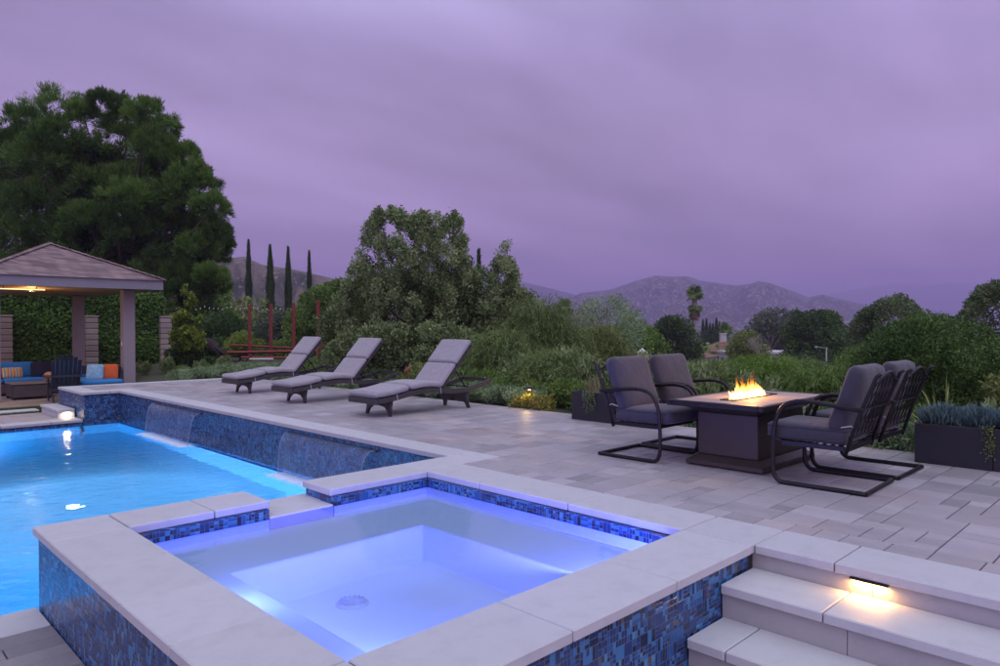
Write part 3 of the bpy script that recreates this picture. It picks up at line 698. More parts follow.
mass('broadleaf_tree', 'large dark round-topped tree, widest in the valley, above the street lamp', 'tree', [(786,335),(792,320),(802,313),(820,310),(836,314),(846,326),(851,345)], 78, 9, 362, 70, 1.3, 20000, .3, G_DARK, 16, trunk=.3, sq=.75, csp=.4)
mass('broadleaf_tree', 'small dark tree crown peeking above the grey-green broad tree', 'tree', [(782,325),(788,310),(794,308),(801,313),(806,330)], 140, 6, 350, 20, 1.6, 4000, .45, G_DARK, 17, trunk=.25)
mass('broadleaf_tree', 'round olive-coloured tree above the long white building', 'tree', [(730,350),(736,336),(746,330),(756,333),(763,352)], 66, 5, 362, 30, .9, 7000, .26, G_OLIVE, 19, trunk=.14, sq=.85)
mass('broadleaf_tree', 'bushy green tree with pointed shoots above the right chairs', 'tree', [(850,338),(858,318),(866,308),(876,306),(884,296),(891,301),(899,291),(907,300),(915,310),(926,318),(936,345)], 25, 3.5, 400, 130, .33, 26000, .10, G_DUSTY, 20, trunk=.1, csp=.5, top_bias=.6)
mass('round_shrub', 'very large dense dark green rounded shrub behind the right-hand chairs', 'shrub', [(862,368),(868,345),(882,328),(904,320),(935,317),(965,319),(986,328),(1006,350),(1020,385)], 13, 3.4, 418, 130, .34, 64000, .065, G_DENSE, 21, trunk=.08, csp=.35, asp=2.4)
mass('broadleaf_tree', 'loose branching tree cut by the right edge of the view', 'tree', [(958,322),(970,306),(976,292),(988,284),(1003,282),(1020,277),(1060,285),(1080,330)], 18, 3.5, 400, 120, .25, 22000, .09, G_DUSTY, 22, trunk=.1, csp=.5, top_bias=.7)
mass('leafy_shrub', 'pale shrub at the right edge beside the large rounded shrub', 'shrub', [(985,395),(996,375),(1010,365),(1030,370),(1050,400)], 9.5, 1, 425, 30, .2, 6000, .07, G_OLIVE, 23, trunk=.03)
mass('leafy_shrub', 'broad green shrub beyond the right edge of the view behind the planters', 'shrub', [(1040,380),(1070,340),(1120,330),(1170,345),(1200,400)], 12, 2.5, 450, 90, .35, 22000, .08, G_DENSE, 24, trunk=.05)
mass('broadleaf_tree', 'olive tree outside the view to the right of the planters', 'tree', [(1180,340),(1220,280),(1280,260),(1340,290),(1380,360)], 13, 3, 440, 110, .38, 22000, .09, G_OLIVE, 25, trunk=.1)
mass('leafy_shrub', 'low olive shrub outside the view at the far right', 'shrub', [(1150,440),(1200,400),(1280,395),(1360,410),(1400,470)], 9.5, 1.5, 520, 60, .3, 14000, .07, G_OLIVE, 26, trunk=.04)
# slope shrubs between chairs
slope = [((686,372),(700,360),(716,364),(730,357),(742,372),20,G_MID,'bushy green slope shrub behind the far left swing chair'),
 ((725,376),(742,362),(758,360),(772,363),(788,378),19,G_FRESH,'bright green slope shrub directly behind the flames'),
 ((772,378),(790,366),(806,361),(822,364),(838,380),21,G_OLIVE,'olive slope shrub left of the street lamp pole'),
 ((832,372),(846,350),(858,342),(872,352),(884,380),23,G_MID,'dark green slope shrub right of the street lamp pole'),
 ((640,376),(655,364),(670,362),(690,364),(700,376),24,G_DARK,'dark slope shrub behind the gap between the two charcoal chairs')]
for i, s_ in enumerate(slope):
    mass('leafy_shrub', s_[7], 'shrub', list(s_[:5]), s_[5], 3, 412, 50, .4, 9000, .12, s_[6], 50+i, trunk=.05, asp=3.5, up=.8, csp=.5, group='shrubs on the slope below the deck')
def fan_grass(x_, y_, z_, H, n, mat, seed, label, cat='ornamental grass', name='strap_leaf_plant', w=.02, spread=.9, group=None):
    r = np.random.default_rng(seed); t = empty(name, (x_, y_, z_), label, cat, group)
    a = r.uniform(0, 2*PI, n); L = H*r.uniform(.6, 1.15, n); ln = r.uniform(.1, spread, n); ts = np.linspace(0, 1, 6); P = np.empty((n, 6, 3)); b0 = .06*H
    for i, q in enumerate(ts):
        P[:,i,0] = b0*np.cos(a)+ln*L*q**1.6*np.cos(a); P[:,i,1] = b0*np.sin(a)+ln*L*q**1.6*np.sin(a); P[:,i,2] = L*q*(1-.32*ln*q*q*1.6)
    sd = np.stack([-np.sin(a), np.cos(a), np.zeros(n)], 1); V = []; tt = r.random(n); T = []
    for i in range(5):
        w0 = w*(1-ts[i]**2)*.5+.001; w1 = w*(1-ts[i+1]**2)*.5+.0005
        V.append(np.stack([P[:,i]-sd*w0, P[:,i]+sd*w0, P[:,i+1]+sd*w1, P[:,i+1]-sd*w1], 1)); T.append(tt)
    link('foliage', np_mesh('foliage', np.concatenate(V), 4, np.concatenate(T)), mat, t); return t
for i, (px, D, py, n) in enumerate(((700,14,366,260),(735,15,368,260),(768,14,364,280),(800,15,364,260),(825,13,374,260),(752,17,360,260),(660,15,368,220),(785,17,360,240))):
    x_, y_ = at(px, D); z_ = float(hgt(x_, y_)); H = max(.8, CH+(326.2-py)/F*D - z_)
    weeping('arching_grass', ('arching pale green grass clump on the slope, ' + ('behind the far left chair back','left of the flame','behind the flame','right of the table corner','beside the front right chair arm','tallest above the flame','between the two left chair backs','above the right end of the table')[i]), 'ornamental grass', px, D, py, 1.2, 1300, (G_FEATH, G_MID, G_FRESH)[i % 3], 70+i, strand=.55, lw=.009, group='arching grasses on the slope')
# valley wood, one mass of crowns too many to count
C = []; Rr = []
for _ in range(900):
    px = rng.uniform(380, 1100); D = rng.uniform(95, 900)**1.0; x_, y_ = at(px, D); z_ = float(hgt(x_, y_)); r_ = rng.uniform(2.2, 5)
    C.append((x_, y_, z_+r_*rng.uniform(.6, 1.5))); Rr.append((r_, r_, r_*.9))
V, t_ = leaves(C, Rr, 110000, 1.1, asp=1.5, shell=.7, seed=77, csp=.6)
tag(link('valley_wood', np_mesh('valley_wood', V, 4, t_), G_MID), kind='stuff')
C = []; Rr = []
for _ in range(260):
    px = rng.uniform(150, 520); D = rng.uniform(55, 330); x_, y_ = at(px, D); z_ = float(hgt(x_, y_)); r_ = rng.uniform(1.6, 3.2)
    C.append((x_, y_, z_+r_*.8)); Rr.append((r_, r_, r_*.9))
V, t_ = leaves(C, Rr, 60000, .6, asp=1.6, shell=.6, seed=78, csp=.6)
tag(link('hillside_brush', np_mesh('hillside_brush', V, 4, t_), G_OLIVE), kind='stuff')
# cypresses
def cypress_mesh(H, W, n, seed):
    r = np.random.default_rng(seed); z = H*(.04+.96*r.random(n)**.9); q = z/H
    rad = W*.5*np.minimum(1, (1-q)*2.2)**.8*np.minimum(1, q*8+.3)*(.75+.3*r.random(n)); a = r.uniform(0, 2*PI, n)
    rad *= 1+.18*np.sin(z*2.1+a*2)
    P = np.c_[rad*np.cos(a), rad*np.sin(a), z]; ax = unit(np.c_[np.cos(a)*.35, np.sin(a)*.35, np.ones(n)]+r.normal(0,.15,(n,3))); sd = np.c_[-np.sin(a), np.cos(a), np.zeros(n)]
    L = .34*(.6+.8*r.random(n))[:,None]; V = np.stack([P-sd*L*.16, P+sd*L*.16, P+ax*L], 1)
    return np_mesh('crown', V, 3, np.clip(r.normal(.4,.2,n), 0, 1))
ctr = MB().tube([(0,0,-.2),(0,0,1.5),(0,0,7)], [.13,.11,.03], 7).mesh('trunk')
for i, (px, py, D, W, lab) in enumerate(((249,241,90,.62,'first and tallest slender cypress, next to the pine'), (270.5,246,88,.85,'second slender cypress from the pine, the broadest'), (288.5,248,90,.72,'third slender cypress from the pine'), (309.5,252,92,.62,'fourth slender cypress, nearest the leafy shrub'), (479,252,60,.5,'narrow cypress tip poking up between two broadleaf trees'))):
    x_, y_ = at(px, D); z_ = float(hgt(x_, y_)); H = CH+(326.2-py)/F*D-z_
    t = empty('cypress_tree', (x_, y_, z_), lab, 'cypress', 'slender cypresses on the hillside')
    link('crown', cypress_mesh(H, W*1.15, 5500, 90+i), G_DARK, t); o = link('trunk', ctr, BARK, t)
scm = cypress_mesh(9, 1.3, 1500, 99)
for i, px in enumerate((703,706.5,710,713,716.5,719.5,722.5)):
    x_, y_ = at(px, 150); z_ = CH+(326.2-321-(i*5 % 4))/F*150-9
    t = empty('small_cypress', (x_, y_, z_), 'small dark cypress in the row beside the white chimney house', 'cypress', 'row of small cypresses right of the palm')
    link('crown', scm, G_DARK, t); t.scale = (1, 1, 1+.05*math.sin(i*2)); link('trunk', ctr, BARK, t)
# palms
def palm(px, D, py, H_crown, label, W=2.0, skirt=True, seed=0, grp=None):
    r = np.random.default_rng(seed); x_, y_ = at(px, D); g = float(hgt(x_, y_)); zt = CH+(326.2-py)/F*D - g
    t = empty('palm_tree', (x_, y_, g), label, 'palm tree', grp); zc = zt-W*.75
    b = MB(); pts = [(.0,0,-.3)]+[(.12*math.sin(i*.9)*0+.02*i, 0, zc*i/8) for i in range(1, 9)]; b.tube(pts, [.55,.46,.42,.40,.38,.38,.38,.38,.36], 10); b.build('trunk', PALEBARK, t, smooth=True)
    def fronds(zc, n, W, e0, e1, mat, nm):
        V = []; T = []
        for _ in range(n):
            a = r.uniform(0, 2*PI); el = r.uniform(e0, e1); d = np.array([math.cos(a)*math.cos(el), math.sin(a)*math.cos(el), math.sin(el)])
            base = np.array([pts[-1][0], 0, zc]); hub = base+d*W*.42-np.array([0,0,.12*W]); s0 = unit(np.cross(d, [0,0,1.01])); n0 = np.cross(s0, d); tt = r.random()
            for k in range(15):   # fan of pointed segments
                th = (k-7)/7*1.9; dr = d*math.cos(th)+s0*math.sin(th)*1.0 - np.array([0,0,.38*abs(th)+.35]); dr = unit(dr); ln = W*.5*(1-.12*abs(th))
                V.append([hub-n0*0, hub+dr*ln*.55+np.cross(dr, n0)*W*.035, hub+dr*ln-np.array([0,0,.08*W]), hub+dr*ln*.55-np.cross(dr, n0)*W*.035]); T.append(tt)
            V.append([base-s0*.03, base+s0*.03, hub+s0*.02, hub-s0*.02]); T.append(tt)
        link(nm, np_mesh(nm, np.array(V), 4, np.array(T)), mat, t)
    fronds(zc, 38, W*1.05, -.8, 1.45, G_MID, 'crown')
    if skirt: fronds(zc-W*1.15, 46, W*.9, -1.2, .5, G_OLIVE, 'dead_frond_skirt'); fronds(zc-W*1.75, 34, W*.75, -1.3, .1, G_BROWN, 'dry_fronds')
palm(694, 105, 283, 0, 'tall fan palm with a second brownish ring of fronds, standing above the valley', 1.75, True, 3)
palm(725.5, 140, 321, 0, 'small dark palm beside the row of little cypresses', 2.0, False, 4)
palm(563, 60, 297, 0, 'dark palm top just above the feathery shrubs', 1.1, False, 5)
# left garden
mass('young_tree', 'young lime-green tree with upright leaves beside the stone pillar', 'young tree', [(172,330),(176,300),(182,287),(189,281),(193,296),(199,305),(203,330)], 24, .9, 352, 46, .17, 4200, .10, G_LIME, 31, trunk=.035, asp=1.7, shell=.0)
mass('broadleaf_tree', 'mid-green tree between the big pine and the first cypress', 'tree', [(186,312),(200,292),(216,286),(232,282),(226,290),(229,305),(230,330)], 52, 6, 345, 60, 1.0, 15000, .24, G_FRESH, 32, trunk=.18, csp=.6)
mass('leafy_shrub', 'bright lime bush low behind the red rails', 'shrub', [(222,350),(230,336),(240,330),(252,330),(262,342)], 36, 2, 356, 30, .4, 8000, .10, G_LIME, 33, trunk=.04)
mass('leafy_shrub', 'dark shrub under the string lights left of the red posts', 'shrub', [(186,345),(196,320),(214,310),(232,312),(246,320),(256,350)], 40, 4, 362, 60, .6, 14000, .15, G_DARK, 34, trunk=.07, csp=.5)
mass('leafy_shrub', 'dusty grey-green bushes between the red posts', 'shrub', [(246,345),(256,322),(268,312),(284,310),(298,316),(306,350)], 45, 4, 362, 50, .7, 11000, .18, G_GREYB, 35, trunk=.07)
mass('leafy_shrub', 'green shrub behind the third and fourth red posts', 'shrub', [(268,352),(280,332),(296,325),(316,322),(340,330),(352,352)], 37, 3, 368, 50, .5, 13000, .14, G_MID, 36, trunk=.06)
mass('leafy_shrub', 'dark low shrub in front of the lime-green tree', 'shrub', [(166,352),(180,343),(196,338),(210,342),(222,356)], 25, 2, 368, 34, .3, 7000, .09, G_DARK, 37, trunk=.04)
# low planting in the beds: a few shrub meshes, copied
def shrub_mesh(seed, r_, h, n, leaf, asp, up, k=4):
    g = np.random.default_rng(seed); C = []; Rr = []
    for _ in range(16):
        a = g.uniform(0, 2*PI); q = r_*.7*math.sqrt(g.random()); C.append((q*math.cos(a), q*math.sin(a), h*g.uniform(.3, .75)*(1-.3*(q/r_)**2))); Rr.append((r_*.38, r_*.38, h*.32))
    V, t = leaves(C, Rr, n, leaf, asp=asp, up=up, shell=.15, seed=seed, csp=.35, k=k)
    V[:,:,2] = np.maximum(V[:,:,2], .0); return np_mesh('shrub', V, k, t)
sil = [shrub_mesh(200+i, .5, .5, 3600, .07, 4, .7) for i in range(3)]; ros = [shrub_mesh(210+i, .5, .55, 3600, .06, 3, 1.0) for i in range(3)]; tall = [shrub_mesh(220+i, .45, .85, 2600, .10, 3.2, .8) for i in range(2)]
def bed(meshes, mats, pts, name, label, group):
    for i, (x_, y_, s_) in enumerate(pts):
        o = bpy.data.objects.new(name, random.choice(meshes)); COL.objects.link(o)
        if not o.data.materials: o.data.materials.append(mats)
        o.location = (x_, y_, float(hgt(x_, y_))+.0); o.rotation_euler.z = random.uniform(0, 6.28); o.scale = (s_, s_, s_*random.uniform(.85, 1.1))
        tag(o, label, 'shrub', group)
P_ = []
y = 17.4
while y > 7.0: P_.append((8.55+random.uniform(-.06,.06), y, random.uniform(.75,.95))); y -= .62
bed(sil, G_SILVER, [p for i, p in enumerate(P_) if not (7.1 < p[1] < 8.0)], 'silver_shrub', 'low silvery shrub in the bed along the deck edge behind the loungers', 'silvery shrubs edging the deck')
bed(ros, G_MID, [(9.25+random.uniform(-.15,.15), 17.6-i*.7, random.uniform(.8,1.15)) for i in range(17)], 'green_shrub', 'low green shrub in the second row of the deck bed', 'green shrubs in the second row of the bed')
bed(tall, G_SAGE, [(9.9+random.uniform(-.2,.3), 17.0-i*.95, random.uniform(.8,1.15)) for i in range(14)], 'tall_shrub', 'upright pale green shrub at the back of the deck bed', 'upright shrubs at the back of the bed')
bed(sil, G_SILVER, [(8.5+.05*i, 6.55-i*.55, random.uniform(.7,.95)) for i in range(7)], 'silver_shrub', 'silvery shrub in the bed near the long dark planter', 'silvery shrubs by the planter')
bed(ros, G_MID, [(9.3+random.uniform(-.1,.3), 6.7-i*.7, random.uniform(.8,1.1)) for i in range(10)], 'green_shrub', 'low green shrub on the bank behind the swing chairs', 'green shrubs on the bank behind the chairs')
bed(sil, G_SILVER, [(8.45, 2.55-i*.42, random.uniform(.7,1.0)) for i in range(7)], 'silver_shrub', 'pale leafy shrub between the right chairs and the planter box', 'pale shrubs behind the right planter')
bed(sil, G_SILVER, [(6.7+random.uniform(0,1.6)+.2*i, 17.98+random.uniform(0,.35)+.05*i, random.uniform(.7,.95)) for i in range(9)]+[(6.75+.62*i, 18.1, .85) for i in range(4)], 'silver_shrub', 'silvery shrub at the far end of the deck beside the pavilion', 'silvery shrubs at the far end of the deck')
bed(ros, G_SAGE, [(7.2+.75*i+random.uniform(-.1,.1), 19.4+random.uniform(-.3,.6), random.uniform(.65,.85)) for i in range(9)], 'sage_shrub', 'grey-green bushy shrub behind the far end of the deck', 'grey-green shrubs beyond the deck')
bed(tall, G_OLIVE, [(7.0+.9*i, 22+random.uniform(-.6,.8), random.uniform(.55,.75)) for i in range(4)], 'olive_shrub', 'olive shrub beside the pavilion', 'olive shrubs right of the pavilion')
mass('dry_plant', 'spiky upright plant standing behind the middle lounger', 'plant', [(395,385),(405,368),(420,362),(436,366),(446,372),(452,388)], 13.2, .5, 396, 26, .13, 900, .12, G_OLIVE, 60, trunk=.015, asp=5, up=1.2)
fb = MB()
for k in range(9):
    a = k*.7; fb.cushion(.045, .045, .06, Matrix.Translation((.05*math.cos(a), .05*math.sin(a), .5+.02*k)), e=1, ez=1, nu=8, nv=5)
x_, y_ = at(408, 13); t = empty('red_flower', (x_, y_, -.1), 'single red flower head on a stalk behind the third lounger', 'flower')
fb.build('flower_head', M('red_petals', (.28,.09,.06), .7), t); MB().tube([(0,0,0),(0,0,.52)], .008, 5).build('stem', G_OLIVE, t)
# yellow-lit shrub and path light
t = empty('yellow_shrub', (8.22, 7.55, -.1), 'yellow-green shrub lit up by the path light beside the deck', 'shrub')
V, tt = leaves([(-.05,.30,.14),(.02,.14,.15),(.0,-.08,.18),(-.02,-.24,.15),(.10,.2,.18),(.1,-.15,.2)], [(.17,.17,.14)]*6, 2200, .05, asp=1.7, shell=.2, seed=4); V[:,:,2] = np.maximum(V[:,:,2], 0)
link('foliage', np_mesh('foliage', V, 4, tt), G_YEL, t)
t = empty('path_light', (8.36, 7.78, -.1), 'dark flat-capped path light above the yellow shrub', 'path light')
MB().tube([(0,0,0),(0,0,.42)], .009, 8).build('stake', METAL, t); MB().lathe([(0,.43),(.03,.425),(.105,.395),(.11,.385),(.03,.39),(0,.39)], (0,0,0), 24).build('cap', METAL, t, smooth=True)
MB().lathe([(0,.388),(.02,.388),(.02,.365),(0,.365)], (0,0,0), 10).build('bulb', emis('warm_bulb', (1,.62,.25), 5), t)
def lamp(name, loc, c, e, r_=.05, parent=None):
    ld = bpy.data.lights.new(name, 'POINT'); ld.color = c; ld.energy = e; ld.shadow_soft_size = r_
    o = bpy.data.objects.new(name, ld); COL.objects.link(o); o.location = loc
    if parent: o.parent = parent
    return o
lamp('path_lamp', (-.12, -.05, .34), (1,.62,.22), 3.2, .02, t)

# ------------------------------------------------------------------ hedge wall with pilasters
hy0, hy1, hx0, hx1, hz = 28.0, 28.7, -3.0, 9.75, 2.45
t = empty('hedge', (3.5, 28.3, -.55), 'tall dark clipped ivy hedge behind the pavilion', 'hedge')
n = 60000; r = np.random.default_rng(3)
fx = r.uniform(hx0, hx1, n); fz = r.uniform(-.5, hz, n); fy = np.full(n, hy0) - r.random(n)*.12 + .05*np.sin(fx*3)+.05*np.sin(fz*4+fx)
m_ = r.random(n) < .2; fz = np.where(m_, hz+r.random(n)*.12+.05*np.sin(fx*2), fz); fy = np.where(m_, r.uniform(hy0, hy1, n), fy)
m2 = (~m_) & (r.random(n) < .05); fx = np.where(m2, hx1+r.random(n)*.1, fx); fy = np.where(m2, r.uniform(hy0, hy1, n), fy)
m3 = (~m_) & (~m2) & (r.random(n) < .05); fx = np.where(m3, hx0, fx); fy = np.where(m3 | (r.random(n) < .06), r.uniform(hy0, hy1, n), fy)
P0 = np.c_[fx, fy, fz]; ax = unit(r.normal(size=(n,3))*.7+np.array([0,-.3,-.6])); sd = unit(np.cross(ax, r.normal(size=(n,3))*.5+np.array([0,-1,.3]))); L = .11*(.6+.8*r.random(n))[:,None]
V = np.stack([P0-ax*L*.5, P0+sd*L*.34, P0+ax*L*.5, P0-sd*L*.34], 1) - np.array(t.location)
link('leaves', np_mesh('leaves', V, 4, np.clip(r.normal(.4,.25,n), 0, 1)), G_HEDGE, t)
b = MB(); b.box(hx0+.05-3.5, hy0+.02-28.3, 0, hx1-3.5, hy1-28.3, hz+.5); b.build('core', M('hedge_core', (.02,.03,.012), .95), t)
PIL = stone('pilaster_block', (.33,.27,.23), .15)
for i, (cx_, lab) in enumerate(((4.72,'stone block pillar at the left edge, in the hedge behind the sofa'), (7.25,'stone block pillar in the hedge between the two pavilion columns'), (9.75,'stone block pillar ending the hedge beside the young lime tree'))):
    t = empty('stone_pillar', (cx_, 27.9, -.55), lab, 'stone pillar', 'block pillars of the hedge wall')
    b = MB(); z = 0; k = 0
    while z < 2.1:
        b.box(-.2, -.2, z, .2, .2, z+.185, tint=random.uniform(.8, 1.15), ch=.02); z += .20; k += 1
    b.build('block', PIL, t, tint=True); b = MB(); b.box(-.22,-.22,z,.22,.22,z+.05, ch=.01); b.build('cap', PIL, t, tint=True)
    b = MB(); b.box(-.185,-.185,0,.185,.185,z); b.build('mortar', JOINT, t)

# ------------------------------------------------------------------ pavilion
ZF = -.53
STUCCO = M('taupe_stucco', (.29,.26,.27), .85, var=.07, scale=4, bump=.3, bscale=90)
STUCB = M('grey_fascia_paint', (.22,.215,.25), .6, var=.05, scale=3)
pav = empty('garden_pavilion', (4.9, 23.28, ZF), 'open garden pavilion with mauve shingled hip roof and square taupe columns', 'pavilion')
for (a, b_) in ((6.18, 20.7), (6.18, 25.55), (3.14, 20.7), (3.14, 25.55)):
    w = MB(); w.box(a, b_, ZF, a+.29, b_+.29, 2.30, ch=.01); child(w, 'column', STUCCO, pav)
e0, e1, f0, f1 = 2.8, 7.0, 20.1, 26.45
w = MB(); w.box(e0, f0, 2.302, e1, f0+.06, 2.55); w.box(e0, f1-.06, 2.302, e1, f1, 2.55); w.box(e0, f0+.061, 2.302, e0+.06, f1-.061, 2.55); w.box(e1-.06, f0+.061, 2.302, e1, f1-.061, 2.55)
child(w, 'fascia', STUCB, pav)
w = MB(); w.box(e0+.061, f0+.061, 2.315, e1-.061, f1-.061, 2.33); child(w, 'ceiling', M('warm_timber_ceiling', (.42,.26,.13), .6, var=.2, scale=5), pav)
w = MB(); w.box(3.2, 20.76, 2.2, 6.4, 20.9, 2.312); w.box(3.2, 25.6, 2.2, 6.4, 25.75, 2.312); w.box(6.25, 20.95, 2.2, 6.38, 25.55, 2.312); child(w, 'beam', STUCCO, pav) if False else None
t = NT('asphalt_shingle'); o_ = t.obj(); sx = t.nd('ShaderNodeSeparateXYZ'); t.L(o_, sx.inputs[0])
cb = t.nd('ShaderNodeCombineXYZ'); t.L(t.math('MULTIPLY', t.math('ADD', sx.outputs[0], sx.outputs[1]), .55), cb.inputs[0]); t.L(t.math('MULTIPLY', sx.outputs[2], 1.2), cb.inputs[1])
br = t.nd('ShaderNodeTexBrick'); t.L(cb.outputs[0], br.inputs[0]); br.inputs['Scale'].default_value = 3.2; br.inputs['Mortar Size'].default_value = .012; br.inputs['Bias'].default_value = 0
br.inputs['Color1'].default_value = (.12,.08,.085,1); br.inputs['Color2'].default_value = (.29,.21,.20,1); br.inputs['Mortar'].default_value = (.05,.035,.04,1)
t.L(t.mix(t.math('MULTIPLY', t.noise(40, 4, o_), .25), br.outputs[0], (.2,.15,.15)), t.b.inputs['Base Color']); t.b.inputs['Roughness'].default_value = .9; t.bump(br.outputs[1], -.6, .02)
w = MB(); q0, q1 = 22.2, 24.35; xr = 4.80; zr = 3.55; k_ = .05
A, B, C_, D_ = (e0-k_, f0-k_, 2.553), (e1+k_, f0-k_, 2.553), (e1+k_, f1+k_, 2.553), (e0-k_, f1+k_, 2.553); Ra, Rb = (xr, q0, zr), (xr, q1, zr)
w.add([A,B,C_,D_,Ra,Rb], [(0,1,4),(1,2,5,4),(2,3,5),(3,0,4,5),(3,2,1,0)]); ro = child(w, 'roof', t.m, pav)
w = MB()
for p, q in ((A,Ra),(B,Ra),(C_,Rb),(D_,Rb),(Ra,Rb)):
    p = Vector(p); q = Vector(q); L = (q-p).length; nseg = int(L/.2)
    for i in range(nseg):
        a = p.lerp(q, i/nseg); b2 = p.lerp(q, (i+1.15)/nseg); w.tube([a+Vector((0,0,.012)), b2+Vector((0,0,.028))], [.06,.075], 6, ry=.022)
o = child(w, 'hip_cap', t.m, ro); o.matrix_parent_inverse = Matrix.Identity(4)
w = MB(); w.box(6.172, 20.82, .78, 6.18, 20.90, .90, ch=.002); w.box(6.168,20.84,.80,6.172,20.88,.88); child(w, 'outlet_plate', M('white_plastic', (.7,.7,.7), .4), pav)
# heater, with an added warm light for the ceiling
t = empty('patio_heater', (3.9, 20.75, 2.2), 'long slim heater bar glowing under the pavilion eave', 'heater')
b = MB(); b.box(-.62,-.06,.0,.48,.10,.05, ch=.01); b.build('housing', M('steel_heater', (.25,.23,.23), .35, metal=.8), t)
b = MB(); b.box(-.6,-.063,.028,.46,-.058,.046); b.build('element', emis('heater_glow', (1,.62,.25), 3.2), t)
b = MB(); b.tube([(-.4,.02,.05),(-.4,.02,.11)], .012, 6); b.tube([(.3,.02,.05),(.3,.02,.11)], .012, 6); b.build('bracket', METAL, t)
ld = bpy.data.lights.new('pavilion_warm_fill', 'POINT'); ld.energy = 26; ld.color = (1,.52,.18); ld.shadow_soft_size = 0  # added point light without a fixture, warms the ceiling
lo = bpy.data.objects.new('pavilion_warm_fill', ld); COL.objects.link(lo); lo.parent = t; lo.location = (.35, .9, -.18)

# sofa
BLUE = M('bright_blue_fabric', (.03,.22,.50), .85, var=.08, scale=6, bump=.2, bscale=120); NAVY = M('navy_fabric', (.012,.014,.035), .85)
T_ = Matrix.Translation
so = empty('sectional_sofa', (4.6, 22.9, ZF), 'brown wicker sectional sofa with bright blue cushions under the pavilion', 'sofa')
w = MB(); w.box(2.9, 22.55, ZF+.04, 6.05, 23.35, -.22, ch=.02); w.box(2.9, 23.36, ZF+.04, 6.05, 23.5, .16, ch=.02); w.box(5.02, 20.25, ZF+.04, 6.05, 22.545, -.22, ch=.02); child(w, 'frame', WICKB, so)
for (a, b_, c_, d_) in ((3.3,22.95,.98,.8),(4.3,22.95,.98,.8),(5.55,20.85,1.02,1.15),(5.55,22.0,1.02,1.1),(5.5,23.0,1.0,.75)):
    w = MB(); w.cushion(c_, d_, .15, T_((a, b_, -.145)), e=.12, ez=.4); child(w, 'seat_cushion', BLUE, so, smooth=True)
for (a, c_, m_) in ((3.45,.85,BLUE),(4.25,.82,BLUE),(5.45,.7,BLUE)):
    w = MB(); w.cushion(c_, .42, .16, T_((a, 23.25, .13)) @ Matrix.Rotation(-.15+PI/2, 4, 'X'), e=.14, ez=.5); child(w, 'back_cushion', m_, so, smooth=True)
def stripes(name, cs, s_):
    t = NT(name); o = t.obj(); sx = t.nd('ShaderNodeSeparateXYZ'); t.L(o, sx.inputs[0])
    f = t.math('FRACT', t.math('MULTIPLY', sx.outputs[0], s_)); t.L(t.ramp(f, [(i/len(cs), c) for i, c in enumerate(cs)], 'CONSTANT'), t.b.inputs['Base Color']); t.b.inputs['Roughness'].default_value = .9; return t.m
def pillow(loc, rz, tilt, w_, h_, mat, lab):
    m_ = MB(); m_.cushion(w_, h_, .15, Matrix.Rotation(tilt+PI/2, 4, 'X'), e=.28, ez=.8); o = m_.build('throw_pillow', mat, smooth=True); o.location = loc; o.rotation_euler.z = rz
    return tag(o, lab, 'pillow')
pillow((4.05, 22.95, .06), .1, -.25, .50, .30, stripes('striped_fabric', [(.55,.40,.12),(.5,.16,.1),(.6,.5,.3),(.12,.3,.4),(.6,.42,.14)], 7), 'yellow and orange striped lumbar pillow on the blue sofa')
pillow((3.62, 22.95, .10), .2, -.2, .42, .42, NAVY, 'dark navy pillow at the left end of the blue sofa')
pillow((4.72, 22.95, .12), -.1, -.2, .48, .46, NAVY, 'dark navy pillow behind the dark garden chair')
t = NT('floral_fabric'); o_ = t.obj(); v = t.nd('ShaderNodeTexVoronoi'); v.inputs['Scale'].default_value = 9; t.L(o_, v.inputs[0])
t.L(t.ramp(v.outputs['Distance'], [(0,(.65,.2,.06)),(.35,(.3,.5,.6)),(.6,(.2,.42,.55))]), t.b.inputs['Base Color']); t.b.inputs['Roughness'].default_value = .9
pillow((5.50, 20.78, .11), -.6, -.2, .42, .42, t.m, 'light blue and orange patterned pillow left of the orange one')
pillow((5.84, 20.72, .10), -.45, -.15, .40, .42, M('orange_fabric', (.62,.12,.03), .9, var=.1, scale=5), 'plain orange pillow on the blue chaise')
pillow((6.0, 20.9, .08), -.9, -.2, .34, .36, NAVY, 'small navy pillow half hidden behind the orange pillow')
# wicker fire table
t = empty('wicker_table', (4.15, 21.5, ZF), 'low square wicker table in front of the blue sofa', 'coffee table')
b = MB(); b.box(-.42,-.42,.05,.42,.42,.38, ch=.02); b.build('base', WICKB, t); b = MB(); b.box(-.45,-.45,.382,.45,.45,.41, ch=.008); b.build('table_top', M('grey_table_top', (.2,.17,.15), .4), t)
for sx_ in (-1, 1):
    for sy_ in (-1, 1): b = MB(); b.box(sx_*.38-.03, sy_*.38-.03, 0, sx_*.38+.03, sy_*.38+.03, .05); b.build('leg', METAL, t)
b = MB(); b.cushion(.24,.24,.26, T_((0,0,.13)), e=1, ez=.8); o = b.build('lantern_jar', M('amber_ceramic', (.42,.2,.09), .4), smooth=True); o.location = (4.55, 21.25, ZF+.411); tag(o, 'small amber round pot on the low wicker table', 'pot')
# adirondack chair
NAVYW = M('navy_painted_wood', (.018,.025,.04), .55, var=.3, scale=9, bump=.15)
t = empty('adirondack_chair', (4.62, 20.05, ZF), 'dark navy wooden slatted garden chair seen from behind on the patio', 'garden chair', rz=-.12)
